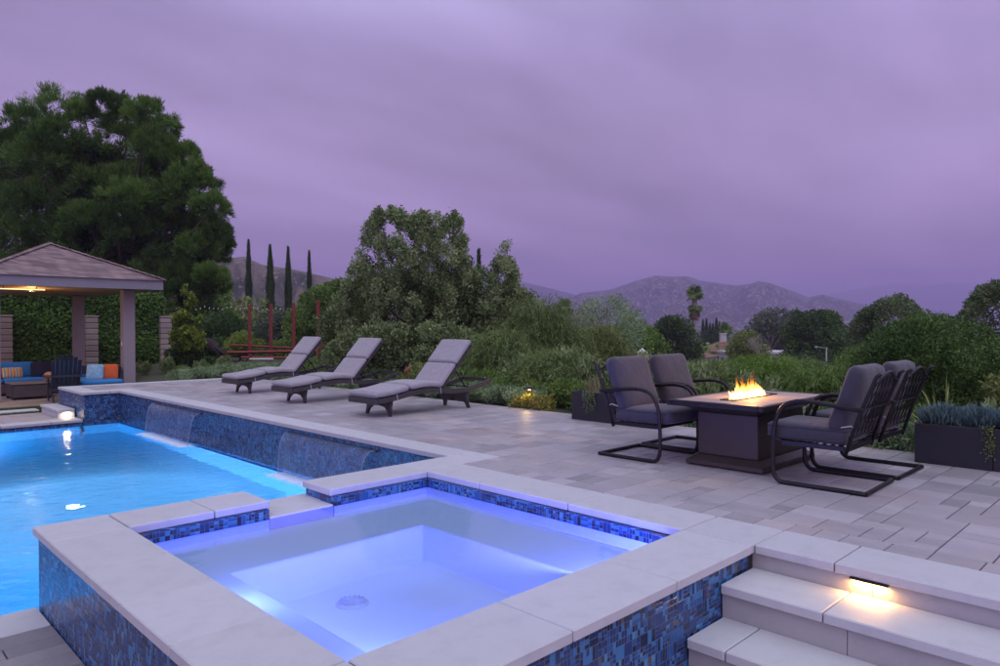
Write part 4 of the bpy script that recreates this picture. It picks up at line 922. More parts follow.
# faces +y; back towards the camera
for sd in (-1, 1):
    b = MB(); b.prism([(-.62,.0),(-.50,.0),(.36,.34),(.36,.44),(.22,.42)], 'x', sd*.27-.015, sd*.27+.015); b.build('side_rail', NAVYW, t)
    b = MB(); b.box(sd*.31-.015, .25, 0, sd*.31+.015, .36, .60); b.build('leg', NAVYW, t)
    b = MB(); b.prism([(sd*.27,.45),(sd*.42,.45),(sd*.44,.0),(sd*.40,-.42),(sd*.28,-.42)], 'z', .602, .628); b.build('arm', NAVYW, t)
b = MB()
for k in range(6): b.box(-.285, .34-k*.1-.045, .42-.035*k-.01, .285, .34-k*.1+.045, .44-.035*k+.004)
b.build('seat', NAVYW, t)
b = MB()
for k in range(7):
    a = (k-3); top = 1.14-.030*a*a*.5; lean = Matrix.Translation((a*.084, -.22, .22)) @ Matrix.Rotation(.33, 4, 'X') @ Matrix.Rotation(a*.012, 4, 'Y')
    b.box(-.0405, -.01, 0, .0405, .01, (top-.2)/math.cos(.33), M=lean, ch=.003)
b.build('backrest', NAVYW, t); b = MB(); b.box(-.32,-.43,.61,.32,-.40,.67); b.box(-.30,-.275,.26,.30,-.25,.33); b.build('back_brace', NAVYW, t)

# ------------------------------------------------------------------ red fence, lights and log
REDP = M('red_painted_timber', (.19,.032,.028), .75, var=.35, scale=3, bump=.2)
fx0 = at(230, 30); t = empty('red_fence', (*fx0, -.1), 'weathered red timber fence with four tall posts and long low rails', 'fence')
org = Vector((*fx0, -.1))
def W_(px, D, py): return Vector(at(px, D, py)) - org
for i, (px, py) in enumerate(((249.5,305),(271,303.5),(293.5,302.5),(318,300))):
    D = 30; a = W_(px, D, py); b = MB(); b.box(a.x-.055, a.y-.055, -.1, a.x+.055, a.y+.055, a.z); b.build('post', REDP, t, bevel=.008)
for (p0, p1, r_) in (((231,30,344.5),(352,30,350.5),.045), ((227,29.5,352),(352,29.5,350),.06), ((240,29.2,357),(300,29.2,357.5),.05)):
    b = MB(); a, c_ = W_(*p0), W_(*p1); b.tube([a, c_], r_, 4); b.build('rail', REDP, t)
t = empty('red_sawhorse', (*at(324, 27), -.1), 'small red timber trestle between the first two loungers', 'trestle')
b = MB(); b.box(-.32,-.05,.62,.32,.05,.72); b.build('beam', REDP, t)
for sx_ in (-1, 1):
    for sy_ in (-1, 1): b = MB(); b.tube([(sx_*.26, sy_*.22, 0), (sx_*.22, sy_*.02, .64)], .04, 4); b.build('leg', REDP, t)
t.rotation_euler.z = -PI/4
b = MB(); BLB = MB(); pts = []
p0, p1 = Vector(at(185, 31, 304)), Vector(at(318, 31, 305))
for i in range(61):
    q = i/60; p = p0.lerp(p1, q); p.z -= .10*abs(math.sin(q*PI*6)); pts.append(p)
ws = empty('string_lights', tuple(p0), 'wire of small pale bulbs strung between the red posts and the lime tree', 'string lights')
b.tube([p-p0 for p in pts], .008, 4); b.build('wire', METAL, ws)
for i in range(3, 44, 2):
    BLB.cushion(.05,.05,.07, T_(pts[i]-p0-Vector((0,0,.06+.03*(i % 3)))), e=1, ez=1, nu=6, nv=4)
BLB.build('bulbs', M('frosted_bulb', (.6,.6,.62), .3), ws)
p0, p1 = Vector(at(247, 28.5, 358.5)), Vector(at(273, 28.5, 358.5)); b = MB(); b.tube([(0,0,0), p1-p0], .035, 6); o = b.build('white_edging', M('white_paint', (.7,.7,.7), .6)); o.location = p0; tag(o, 'short white edging rail on the ground below the first red posts', 'edging')
p0 = Vector(at(204, 25, 345)); p1 = Vector(at(243, 24.5, 367)); b = MB(); rr = random.Random(12)
ax_ = p1-p0; pts = [ax_*(i/14)+Vector((rr.uniform(-.05,.05), rr.uniform(-.05,.05), rr.uniform(-.07,.07)+.12*math.sin(i*.6))) for i in range(15)]
b.tube(pts, [.16+.10*rr.random()-.006*i for i in range(15)], 9)
for k in range(16):
    q = ax_*rr.random(); d = Vector((rr.uniform(-1,1), rr.uniform(-1,1), rr.uniform(0,1))).normalized()*rr.uniform(.25,.6); b.tube([q, q+d*.5+Vector((0,0,.05)), q+d], [.05,.035,.012], 5, cap=False)
o = b.build('fallen_log', M('dark_log', (.035,.025,.022), .95, var=.6, scale=6, bump=1, bscale=12), smooth=True, fix=False); o.location = p0; tag(o, 'dark gnarled fallen log sloping down behind the silvery shrubs', 'log')

# ------------------------------------------------------------------ sun loungers
def smoothpath(P, n=6):
    P = [Vector(p) for p in P]; out = []
    for i in range(len(P)-1):
        a, b, c, d = P[max(i-1,0)], P[i], P[i+1], P[min(i+2, len(P)-1)]
        for k in range(n):
            t = k/n; out.append(.5*((2*b)+(c-a)*t+(2*a-5*b+4*c-d)*t*t+(3*b-a-3*c+d)*t**3))
    out.append(P[-1]); return out
def band(mb, path, w0, w1, th, flat=0):
    """strip: path in (x,z), spanning y w0..w1, thickness th downwards"""
    n = len(path); vs = []
    for p in path: vs += [(p[0], w0, p[1]), (p[0], w1, p[1]), (p[0], w1, p[1]-th), (p[0], w0, p[1]-th)]
    fs = []
    for i in range(n-1):
        for k in range(4): fs.append((i*4+k, i*4+(k+1) % 4, (i+1)*4+(k+1) % 4, (i+1)*4+k))
    fs += [(0,1,2,3)[::-1], ((n-1)*4, (n-1)*4+1, (n-1)*4+2, (n-1)*4+3)]; return mb.add(vs, fs)
def pad(mb, path, w0, w1, th, cols=10):
    """soft cushion following path (x,z), rounded all round"""
    P = [Vector((p[0], 0, p[1])) for p in path]; n = len(P); ring = []; vs = []; fs = []; m = 20
    L = [0]
    for i in range(n-1): L.append(L[-1]+(P[i+1]-P[i]).length)
    wc, hw = (w0+w1)/2, (w1-w0)/2
    for i in range(n):
        d = (P[min(i+1,n-1)]-P[max(i-1,0)]).normalized(); nm = Vector((-d.z, 0, d.x)); q = min(L[i], L[-1]-L[i]); f = min(1, (q/.024))**.5 if q > 0 else .08
        for k in range(m):
            a = 2*PI*k/m; cx_ = math.copysign(abs(math.cos(a))**.22, math.cos(a)); cz = math.copysign(abs(math.sin(a))**.55, math.sin(a))
            pf = 1 + .10*(1-(abs(cx_))**3)*(1 if cz > 0 else 0)
            p = P[i] + nm*(th/2 + cz*th/2*f*pf); vs.append((p.x, wc+cx_*hw*(.97+.03*f), p.z))
    for i in range(n-1):
        for k in range(m): fs.append((i*m+k, i*m+(k+1) % m, (i+1)*m+(k+1) % m, (i+1)*m+k))
    fs += [tuple(range(m))[::-1], tuple((n-1)*m+k for k in range(m))]; return mb.add(vs, fs)
def dense(P, s_=.018):
    P = [Vector((p[0], 0, p[1])) for p in P]; out = [P[0]]
    for a, b in zip(P, P[1:]):
        k = max(1, int((b-a).length/s_)); out += [a.lerp(b, (i+1)/k) for i in range(k)]
    return [(p.x, p.z) for p in out]
def make_lounger(loc, lab):
    t = empty('sun_lounger', loc, lab, 'sun lounger', 'wicker sun loungers by the pool'); hw = .345
    base = [(p.x, p.z) for p in smoothpath([(-.27,0,.275),(0,0,.295),(.3,0,.345),(.6,0,.375),(.85,0,.36),(1.05,0,.335),(1.25,0,.33),(1.5,0,.345),(1.75,0,.40),(1.95,0,.455)])]
    for sd in (-1, 1):
        b = MB(); band(b, base, sd*hw-.02, sd*hw+.02, .07); b.build('side_rail', WICK, t)
    b = MB(); band(b, [p for p in base if p[0] < 1.0], -hw+.021, hw-.021, .04); b.build('seat_deck', WICK, t)
    b = MB(); b.box(-.285, -hw-.02, .19, -.262, hw+.02, .276); b.build('foot_rail', WICK, t)
    b = MB(); b.box(1.94, -hw+.02, .40, 1.965, hw-.02, .45); b.build('tail_bar', WICK, t)
    # legs: woven panel with an arched foot
    def legset(x, nm, lean):
        arch = [(-.31,.0),(-.27,.0),(-.235,.075),(-.16,.125),(0,.145),(.16,.125),(.235,.075),(.27,.0),(.31,.0),(.27,.27),(-.27,.27)]
        b = MB(); n_ = len(arch); vs = []
        for k in (0, 1):
            for (yy_, z_) in arch: vs.append((x + (-.02 if k else .02) - lean*(.27-z_), yy_, z_))
        fs = [(i, (i+1) % n_, (i+1) % n_+n_, i+n_) for i in range(n_)]
        quads = [(0,1,2,10),(2,3,10),(3,4,10),(4,9,10),(4,5,9),(5,6,9),(6,7,8,9)]
        fs += [q for q in quads] + [tuple(i+n_ for i in q)[::-1] for q in quads]
        b.add(vs, fs); b.build('leg_panel', WICK, t)
        for sd in (-1, 1):
            b = MB(); b.tube([(x-lean*.28, sd*.30, 0), (x-lean*.12, sd*.285, .13), (x+.0, sd*.27, .28)], [.016,.024,.045], 8); b.build('leg', WICK, t, smooth=True)
    legset(.02, 'front', .10); legset(1.46, 'rear', -.22)
    # raised backrest and its props
    bk = [(.93,.34),(1.53,1.0)]; d = Vector((.6,0,.66)).normalized()
    b = MB(); vs = []
    b.prism([(.93,.335),(.955,.31),(1.57,.985),(1.535,1.01)], 'y', -hw+.03, hw-.03); b.build('backrest', WICK, t)
    for sd in (-1, 1):
        b = MB(); b.tube([(1.26,sd*.22,.66),(1.50,sd*.22,.34)], .011, 6); b.build('prop', METAL, t)
    b = MB(); b.tube([(1.50,-.3,.34),(1.50,.3,.34)], .011, 6); b.build('prop_bar', METAL, t)
    up = [(x_, z_+.003) for x_, z_ in base]
    seg1 = [p for p in up if p[0] <= .33]; seg2 = [p for p in up if .33 <= p[0] <= .95]
    b = MB(); pad(b, dense([(-.30,.279)]+seg1), -hw-.01, hw+.01, .095); b.build('foot_cushion', GREYFAB, t, smooth=True)
    b = MB(); pad(b, dense([(.335,.352)]+seg2[1:]), -hw-.01, hw+.01, .095); b.build('seat_cushion', GREYFAB, t, smooth=True)
    o_ = Vector((.925,0,.385)); nrm = Vector((-.66,0,.6)).normalized()
    P0 = Vector((.925,0,.35)); P1 = P0 + d*.455; P2 = P0+d*.94
    b = MB(); pad(b, dense([(P0.x, P0.z), (P1.x-.002, P1.z-.002)]), -hw, hw, .08); b.build('back_cushion', GREYFAB, t, smooth=True)
    b = MB(); pad(b, dense([(P1.x+.002, P1.z+.002), (P2.x, P2.z)]), -hw, hw, .085); b.build('head_cushion', GREYFAB, t, smooth=True)
    for (x_, z_) in ((.06,.30),(.87,.36)):
        b = MB(); b.tube([(x_,-hw-.022,z_+.02),(x_+.01,-hw-.024,z_-.05),(x_+.02,-hw-.022,z_-.085)], .005, 5); b.build('tie', PIPING, t)
    return t
make_lounger((6.03, 8.64, 0), 'sun lounger nearest the camera, grey cushions on dark wicker')
make_lounger((6.06, 11.12, 0), 'middle sun lounger of the three beside the pool')
make_lounger((6.20, 13.48, 0), 'farthest sun lounger, first from the pavilion')

# ------------------------------------------------------------------ fire table and swing chairs
ft = empty('fire_table', (6.48, 3.12, 0), 'rectangular bronze fire table with a pale stone top', 'fire table')
def lc_(b, name, mat, **k): o = b.build(name, mat, ft, **k); o.matrix_parent_inverse = T_(-Vector(ft.location)); return o
b = MB()
def frus(b, a, c_, z0, z1): # a,c_: (x0,y0,x1,y1)
    b.add([(a[0],a[1],z0),(a[2],a[1],z0),(a[2],a[3],z0),(a[0],a[3],z0),(c_[0],c_[1],z1),(c_[2],c_[1],z1),(c_[2],c_[3],z1),(c_[0],c_[3],z1)], [(3,2,1,0),(4,5,6,7),(0,1,5,4),(1,2,6,5),(2,3,7,6),(3,0,4,7)])
frus(b, (5.92,2.75,7.06,3.50), (5.92,2.75,7.06,3.50), .012, .05); frus(b, (5.93,2.76,7.05,3.49), (6.0,2.83,6.98,3.42), .051, .10); lc_(b, 'plinth', TABLEM, bevel=.004)
b = MB(); b.box(6.0,2.83,.1,6.98,3.42,.50); lc_(b, 'body', TABLEM, bevel=.012)
b = MB(); frus(b, (6.0,2.83,6.98,3.42), (5.84,2.74,7.14,3.50), .501, .565); lc_(b, 'apron', TABLEM)
tx0, tx1, ty0, ty1 = 5.72, 7.25, 2.655, 3.585; sl = (6.02, 3.07, 6.90, 3.19)
b = MB(); b.box(tx0,ty0,.566,tx1,ty0+.05,.618,ch=.006); b.box(tx0,ty1-.05,.566,tx1,ty1,.618,ch=.006); b.box(tx0,ty0+.051,.566,tx0+.05,ty1-.051,.618,ch=.006); b.box(tx1-.05,ty0+.051,.566,tx1,ty1-.051,.618,ch=.006); lc_(b, 'rim', METAL)
b = MB()
for (xa, xb) in ((tx0+.052, sl[0]-.012), (sl[2]+.012, tx1-.052)):
    for k in range(2): ya = ty0+.052+k*.413; b.box(xa+.002, ya+.002, .566, xb-.002, ya+.411, .616, tint=random.uniform(.85,1.12), ch=.003)
for (ya, yb) in ((ty0+.052, sl[1]-.012), (sl[3]+.012, ty1-.052)):
    for k in range(3): xa = sl[0]-.01+k*.3; b.box(xa+.002, ya+.002, .566, xa+.298, yb-.002, .616, tint=random.uniform(.85,1.12), ch=.003)
TOPST = stone('table_stone', (.36,.29,.26), .2); lc_(b, 'table_top', TOPST, tint=True)
b = MB(); b.box(sl[0]-.01, sl[1]-.01, .52, sl[2]+.01, sl[3]+.01, .585); b.box(sl[0]-.01,sl[1]-.01,.586,sl[0]+.004,sl[3]+.01,.624); b.box(sl[2]-.004,sl[1]-.01,.586,sl[2]+.01,sl[3]+.01,.624); b.box(sl[0]+.005,sl[1]-.01,.586,sl[2]-.005,sl[1]+.003,.624); b.box(sl[0]+.005,sl[3]-.003,.586,sl[2]-.005,sl[3]+.01,.624); lc_(b, 'burner_tray', METAL)
b = MB()
for _ in range(420): 
    s_ = random.uniform(.008,.014); b.box(-s_,-s_,-s_,s_,s_,s_, M=T_((random.uniform(sl[0]+.02,sl[2]-.02), random.uniform(sl[1]+.012,sl[3]-.012), .596+random.random()*.012)) @ Matrix.Rotation(random.random()*3, 4, Vector((random.random(),random.random(),.3)).normalized()))
lc_(b, 'fire_glass', M('fire_glass', (.3,.22,.18), .15))
# flames
t = NT('flame'); o_ = t.nd('ShaderNodeTexCoord').outputs['Object']; sx = t.nd('ShaderNodeSeparateXYZ'); t.L(o_, sx.inputs[0]); t.n.remove(t.b)
h_ = t.math('DIVIDE', sx.outputs[2], .21); h_ = t.math('ADD', h_, t.math('MULTIPLY_ADD', t.noise(14, 3, o_), .5, -.25))
em = t.nd('ShaderNodeEmission'); t.L(t.ramp(h_, [(0,(1,.58,.16)),(.3,(1,.66,.20)),(.6,(1,.42,.06)),(.85,(1,.20,.01)),(1,(.8,.06,.0))]), em.inputs[0])
t.L(t.ramp(h_, [(0,(.5,)*3),(.12,(1,)*3),(.45,(.35,)*3),(.8,(.08,)*3),(1,(.03,)*3)]), em.inputs[1]) if False else None
st_ = t.math('MULTIPLY', t.ramp(h_, [(0,(.35,)*3),(.12,(1,)*3),(.42,(.45,)*3),(.8,(.12,)*3),(1,(.04,)*3)]), 9.0); t.L(st_, em.inputs[1])
lw_ = t.nd('ShaderNodeLayerWeight'); lw_.inputs['Blend'].default_value = .35
tr = t.nd('ShaderNodeBsdfTransparent'); mx = t.nd('ShaderNodeMixShader'); al = t.math('MINIMUM', 1, t.math('MULTIPLY', t.math('SUBTRACT', 1, lw_.outputs['Facing']), t.math('SUBTRACT', 1.05, t.math('MULTIPLY', h_, .75))))
t.L(al, mx.inputs[0]); t.L(tr.outputs[0], mx.inputs[1]); t.L(em.outputs[0], mx.inputs[2]); t.L(mx.outputs[0], t.out.inputs[0])
fl = MB(); rr = random.Random(5)
for k in range(90):
    cx_ = rr.uniform(-.31, .31); yy_ = rr.uniform(-.045, .045); e_ = 1-.45*(abs(cx_)/.31)**2; H = rr.uniform(.07, .27)*e_*(1.3 if k % 5 == 0 else .66); w_ = rr.uniform(.008,.026); ph = rr.random()*6; lean = rr.uniform(-.09,.07)
    pts = [(cx_+lean*(i/8)**1.5+.012*math.sin(ph+i*.9)*(i/8), yy_+.01*math.sin(ph*2+i)*(i/8), H*i/8) for i in range(9)]
    fl.tube(pts, [w_*v_ for v_ in (.6,1,1.05,.95,.78,.58,.38,.2,.03)], 8, cap=False)
for k in range(6):
    fl.cushion(.13,.08,.08, T_((rr.uniform(-.18,.18), 0, .04)), e=1, ez=1, nu=12, nv=8)
fo = fl.build('flames', t.m, smooth=True); fo.location = (6.46, 3.13, .60); tag(fo, 'bright yellow gas flames burning in the slot of the fire table', 'fire')
lf = lamp('fire_lamp', (6.42, 3.13, .76), (1,.45,.12), 17, .09)

def make_chair(loc, rz, lab):
    t = empty('swing_chair', loc, lab, 'patio chair', 'cushioned spring chairs round the fire table', rz=rz); r_ = .0135
    side = smoothpath([(0,-.36,.017),(0,-.1,.017),(0,.22,.017),(0,.305,.028),(0,.345,.09),(0,.352,.22),(0,.345,.40),(0,.325,.53),(0,.27,.635),(0,.18,.682),(0,.06,.692),(0,-.12,.675),(0,-.34,.648)], 5)
    for sd in (-1, 1):
        b = MB(); b.tube([(sd*.345, p.y, p.z) for p in side], .015, 8, ry=.019); b.build('side_frame', METAL, t, smooth=True)
        b = MB(); b.tube([(sd*.335,.34,.36),(sd*.30,.30,.345)], .014, 6); b.build('spring_link', METAL, t)
        b = MB(); b.tube([(sd*.315,-.205,.30),(sd*.315,-.30,.60),(sd*.315,-.425,.915),(sd*.315,-.455,.935)], .015, 8); b.build('back_post', METAL, t, smooth=True)
        b = MB(); b.box(sd*.345-.025, -.30, .655, sd*.345+.025, .12, .672) if False else b.tube([(sd*.345,-.34,.66),(sd*.345,-.1,.685),(sd*.345,.1,.70),(sd*.345,.2,.688)], .026, 8, ry=.008); b.build('arm_rest', METAL, t, smooth=True)
    b = MB(); b.tube([(-.345,-.36,.017),(.345,-.36,.017)], .018, 8); b.build('base_bar', METAL, t)
    b = MB(); b.box(-.31,-.22,.315,.31,-.19,.35); b.box(-.31,.29,.325,.31,.32,.36); b.box(-.31,-.19,.318,-.28,.29,.355); b.box(.28,-.19,.318,.31,.29,.355)
    for k in range(7): b.box(-.28, -.15+k*.065, .34, .28, -.12+k*.065, .346)
    b.build('seat_frame', METAL, t, bevel=.003)
    def bp(x, s_): # point on the back plane, s_ along the height 0..1
        return Vector((x, -.205-.22*s_-.0*s_, .36+.56*s_))
    b = MB(); b.tube([bp(-.315+.63*i/24, .98+.07*math.cos((i/24-.5)*2*PI*1.0)-.02) + Vector((0,-.0,0)) for i in range(25)], .014, 8, ry=.012)
    b.build('crest_rail', METAL, t, smooth=True); b = MB(); b.tube([bp(-.315,.12), bp(.315,.12)], .010, 6); b.build('lower_rail', METAL, t, smooth=True)
    b = MB()
    for k in range(6):
        xc = -.24+.096*k
        for ph in (0, PI):
            b.tube([bp(xc+.036*math.sin(ph+i/14*PI*2.5), .13+.84*i/14) for i in range(15)], .0055, 5)
    b.tube([bp(-.30,.52), bp(.30,.52)], .006, 5); b.build('back_lattice', METAL, t)
    b = MB(); b.cushion(.62, .63, .155, T_((0,.115,.43)) @ Matrix.Rotation(.02, 4, 'X'), e=.14, ez=.42, nu=40, nv=14); sc_ = b.build('seat_cushion', DARKFAB, t, smooth=True)
    def ring(w_, d_, n=40, e=.14):
        P = []
        for k in range(n):
            a = 2*PI*k/n; P.append((math.copysign(abs(math.cos(a))**e, math.cos(a))*w_/2, math.copysign(abs(math.sin(a))**e, math.sin(a))*d_/2, 0))
        return P
    b = MB(); b.tube([Vector((p[0], p[1]+.115, .43+.045)) for p in ring(.618,.628)], .0045, 5, closed=True); b.tube([Vector((p[0], p[1]+.115, .43-.04)) for p in ring(.618,.628)], .0045, 5, closed=True); b.build('piping', PIPING if False else DARKFAB, sc_)
    Mb = T_((0,-.205,.715)) @ Matrix.Rotation(-PI/2+.36, 4, 'X'); Mb = T_((0,-.19,.715)) @ Matrix.Rotation(.34, 4, 'X')
    b = MB(); b.cushion(.63, .56, .17, Mb @ Matrix.Rotation(PI/2, 4, 'X'), e=.22, ez=.62, nu=44, nv=18, lump=.0); bc = b.build('back_cushion', DARKFAB, t, smooth=True)
    for v_ in bc.data.vertices:   # sag and wrinkle
        x_, y_, z_ = v_.co; q = (z_-.715)/.27
        v_.co.z += .010*max(0, q)*(abs(x_)/.3)**3; v_.co.y += .012*math.sin(x_*9+q*3)*(1-q*q)*.6
    b = MB(); b.tube([(.29,-.16,.50),(.30,-.24,.52),(.315,-.27,.50),(.31,-.25,.45)], .005, 5); b.tube([(-.29,-.16,.50),(-.30,-.24,.52),(-.315,-.27,.50),(-.31,-.25,.45)], .005, 5); b.build('tie', PIPING, bc)
    return t
make_chair((6.06, 4.00, 0), PI, 'cushioned spring chair left of the fire table, the one nearer the pool')
make_chair((6.86, 4.02, 0), PI, 'cushioned spring chair left of the fire table, the one farther from the pool')
make_chair((6.06, 2.22, 0), 0.03, 'spring chair right of the fire table seen from behind, nearer the steps')
make_chair((6.88, 2.22, 0), 0.0, 'spring chair right of the fire table seen from behind, nearer the planter')

# ------------------------------------------------------------------ planters
PLN = M('charcoal_planter', (.016,.015,.024), .6, var=.12, scale=4, bump=.08)
def planter(x0_, y0_, x1_, y1_, h, lab):
    c_ = ((x0_+x1_)/2, (y0_+y1_)/2, 0); t = empty('planter_box', c_, lab, 'planter'); a, b_ = (x1_-x0_)/2, (y1_-y0_)/2
    b = MB(); b.box(-a,-b_,.0,-a+.025,b_,h,ch=.003); b.box(a-.025,-b_,0,a,b_,h,ch=.003); b.box(-a+.0255,-b_,0,a-.0255,-b_+.025,h,ch=.003); b.box(-a+.0255,b_-.025,0,a-.0255,b_,h,ch=.003); b.build('box', PLN, t)
    b = MB(); b.box(-a+.026,-b_+.026,.02,a-.026,b_-.026,h-.04); b.build('soil', SOIL, t); return t
planter(7.655, 4.95, 8.05, 6.32, .39, 'long low charcoal planter behind the near left spring chair')
planter(7.52, 1.38, 7.95, 2.0, .372, 'charcoal planter box right of the chairs with blue succulents'); planter(7.52, .55, 7.95, 1.375, .372, 'charcoal planter box cut by the right edge of the view')
def blue_succ(x_, y_, s_, lab, seed, grp='blue succulents in the planter boxes'):
    r = np.random.default_rng(seed); n = 1100; a = r.uniform(0,2*PI,n); rad = s_*np.sqrt(r.random(n)); P0 = np.c_[rad*np.cos(a), rad*np.sin(a)*1.1, r.uniform(.0,.08,n)+.08*(1-rad/s_)]
    ax = unit(np.c_[np.cos(a)*.35, np.sin(a)*.35, np.ones(n)]+r.normal(0,.25,(n,3))); L = r.uniform(.06,.13,n)[:,None]; sd = unit(np.cross(ax, r.normal(size=(n,3))))*.007
    V = np.stack([P0-sd, P0+ax*L*.5-sd*1.3, P0+ax*L, P0+ax*L*.5+sd*1.3], 1)
    t = empty('blue_succulent', (x_, y_, .34), lab, 'succulent', grp); link('foliage', np_mesh('foliage', V, 4, np.clip(r.normal(.5,.25,n),0,1)), G_BLUE, t)
blue_succ(7.72,1.80,.17,'blue finger succulent at the near left of the right planters',1); blue_succ(7.74,1.52,.15,'blue finger succulent beside the trailing vine',2); blue_succ(7.72,1.18,.18,'blue finger succulent right of the trailing vine',3); blue_succ(7.72,.86,.18,'blue finger succulent cut by the right edge',4)
def trailing(x_, y_, z_, lab, n, L, mat, seed, wid=.1):
    r = np.random.default_rng(seed); V = []
    for _ in range(n):
        yy_ = y_+r.uniform(-wid, wid); xx_ = x_-.01-r.random()*.03; l_ = L*r.uniform(.45,1)
        k_ = int(l_/.011)
        for k in range(k_):
            p = np.array([xx_+r.normal(0,.008)-.01, yy_+.012*math.sin(k*.3)+r.normal(0,.008), z_+.02-k*.011]); d = unit(r.normal(size=3)+np.array([-.6,0,-.2]))*.018; s_ = unit(np.cross(d, r.normal(size=3)))*.007
            V.append([p, p+d*.5+s_, p+d, p+d*.5-s_])
    V = np.array(V); t = empty('trailing_plant', (x_, y_, z_), lab, 'trailing plant')
    link('foliage', np_mesh('foliage', V-np.array([x_,y_,z_]), 4, r.random(len(V))), mat, t)
trailing(7.655, 6.0, .40, 'pale green trailing succulent spilling over the long left planter', 18, .34, G_SAGE, 5, .11)
trailing(7.52, 1.40, .38, 'olive trailing vine hanging between the two right planter boxes', 9, .36, G_OLIVE, 6, .045)
t = empty('pencil_succulent', (7.82, 6.05, .34), 'pencil succulent with orange-pink tips standing in the long left planter', 'succulent')
b = MB(); r = random.Random(4)
for k in range(30):
    a = r.uniform(0, 6.28); d = Vector((math.cos(a)*.3, math.sin(a)*.3, 1)).normalized(); p = Vector((r.uniform(-.05,.05), r.uniform(-.1,.1), 0)); q = p+d*r.uniform(.14,.32); b.tube([p, p.lerp(q,.6)+Vector((.01,0,0)), q], [.007,.006,.003], 5)
b.build('stems', M('pencil_stem', (.33,.17,.09), .6, var=.4, scale=12, hue=(.16,.22,.09)), t)
for i, (x_, y_, H, lab, m_) in enumerate(((8.2,1.9,.75,'arching strap-leaf plant behind the left end of the right planters',G_OLIVE),(8.3,1.35,.7,'strap-leaf plant behind the middle of the right planters',G_MID),(8.5,.95,.85,'tall arching reed plant at the right edge',G_BROWN),(8.5,1.6,.6,'pale strap-leaf plant above the blue succulents',G_SAGE))):
    fan_grass(x_, y_, -.1, H+.1, 60, m_, 300+i, lab, w=.03)
bed(tall, G_SAGE, [(8.25,1.75,.75),(8.3,1.45,.8),(8.35,1.1,.75)], 'tall_shrub', 'upright pale shrub behind the right planter boxes', 'upright shrubs behind the right planters')

# ------------------------------------------------------------------ waterfalls
t = NT('falling_water'); o_ = t.obj(); mp = t.nd('ShaderNodeMapping'); mp.inputs['Scale'].default_value = (1, 14, .7); t.L(o_, mp.inputs[0]); t.n.remove(t.b)
s1 = t.noise(3, 4, mp.outputs[0], .6); bpn = t.nd('ShaderNodeBump'); bpn.inputs['Strength'].default_value = .8; bpn.inputs['Distance'].default_value = .02; t.L(s1, bpn.inputs['Height'])
g = t.nd('ShaderNodeBsdfGlossy'); g.inputs['Roughness'].default_value = .12; t.L(bpn.outputs[0], g.inputs['Normal']); tr = t.nd('ShaderNodeBsdfTransparent'); tr.inputs[0].default_value = (.85,.92,1,1)
df = t.nd('ShaderNodeBsdfDiffuse'); df.inputs[0].default_value = (.55,.68,.92,1)
m1 = t.nd('ShaderNodeMixShader'); m1.inputs[0].default_value = .45; t.L(g.outputs[0], m1.inputs[1]); t.L(df.outputs[0], m1.inputs[2])
m2 = t.nd('ShaderNodeMixShader'); t.L(t.ramp(s1, [(.34,(.05,)*3),(.72,(.26,)*3)]), m2.inputs[0]); t.L(tr.outputs[0], m2.inputs[1]); t.L(m1.outputs[0], m2.inputs[2]); t.L(m2.outputs[0], t.out.inputs[0]); SHEET = t.m; FOAMY = M('white_water', (.3,.38,.55), .3)
t = NT('foam'); o_ = t.obj(); t.b.inputs['Base Color'].default_value = (.85,.9,1,1); tr = t.nd('ShaderNodeBsdfTransparent'); mx = t.nd('ShaderNodeMixShader')
sx = t.nd('ShaderNodeSeparateXYZ'); t.L(o_, sx.inputs[0]); fall = t.math('SUBTRACT', 1, t.math('MINIMUM', 1, t.math('ABSOLUTE', t.math('MULTIPLY', sx.outputs[0], 3.9))))
al = t.ramp(t.math('MULTIPLY', fall, t.math('ADD', .35, t.noise(9, 5, o_, .7))), [(.22,(0,)*3),(.6,(.9,)*3)]); t.L(al, mx.inputs[0]); t.L(tr.outputs[0], mx.inputs[1]); t.L(t.b.outputs[0], mx.inputs[2]); t.L(mx.outputs[0], t.out.inputs[0]); FOAM = t.m
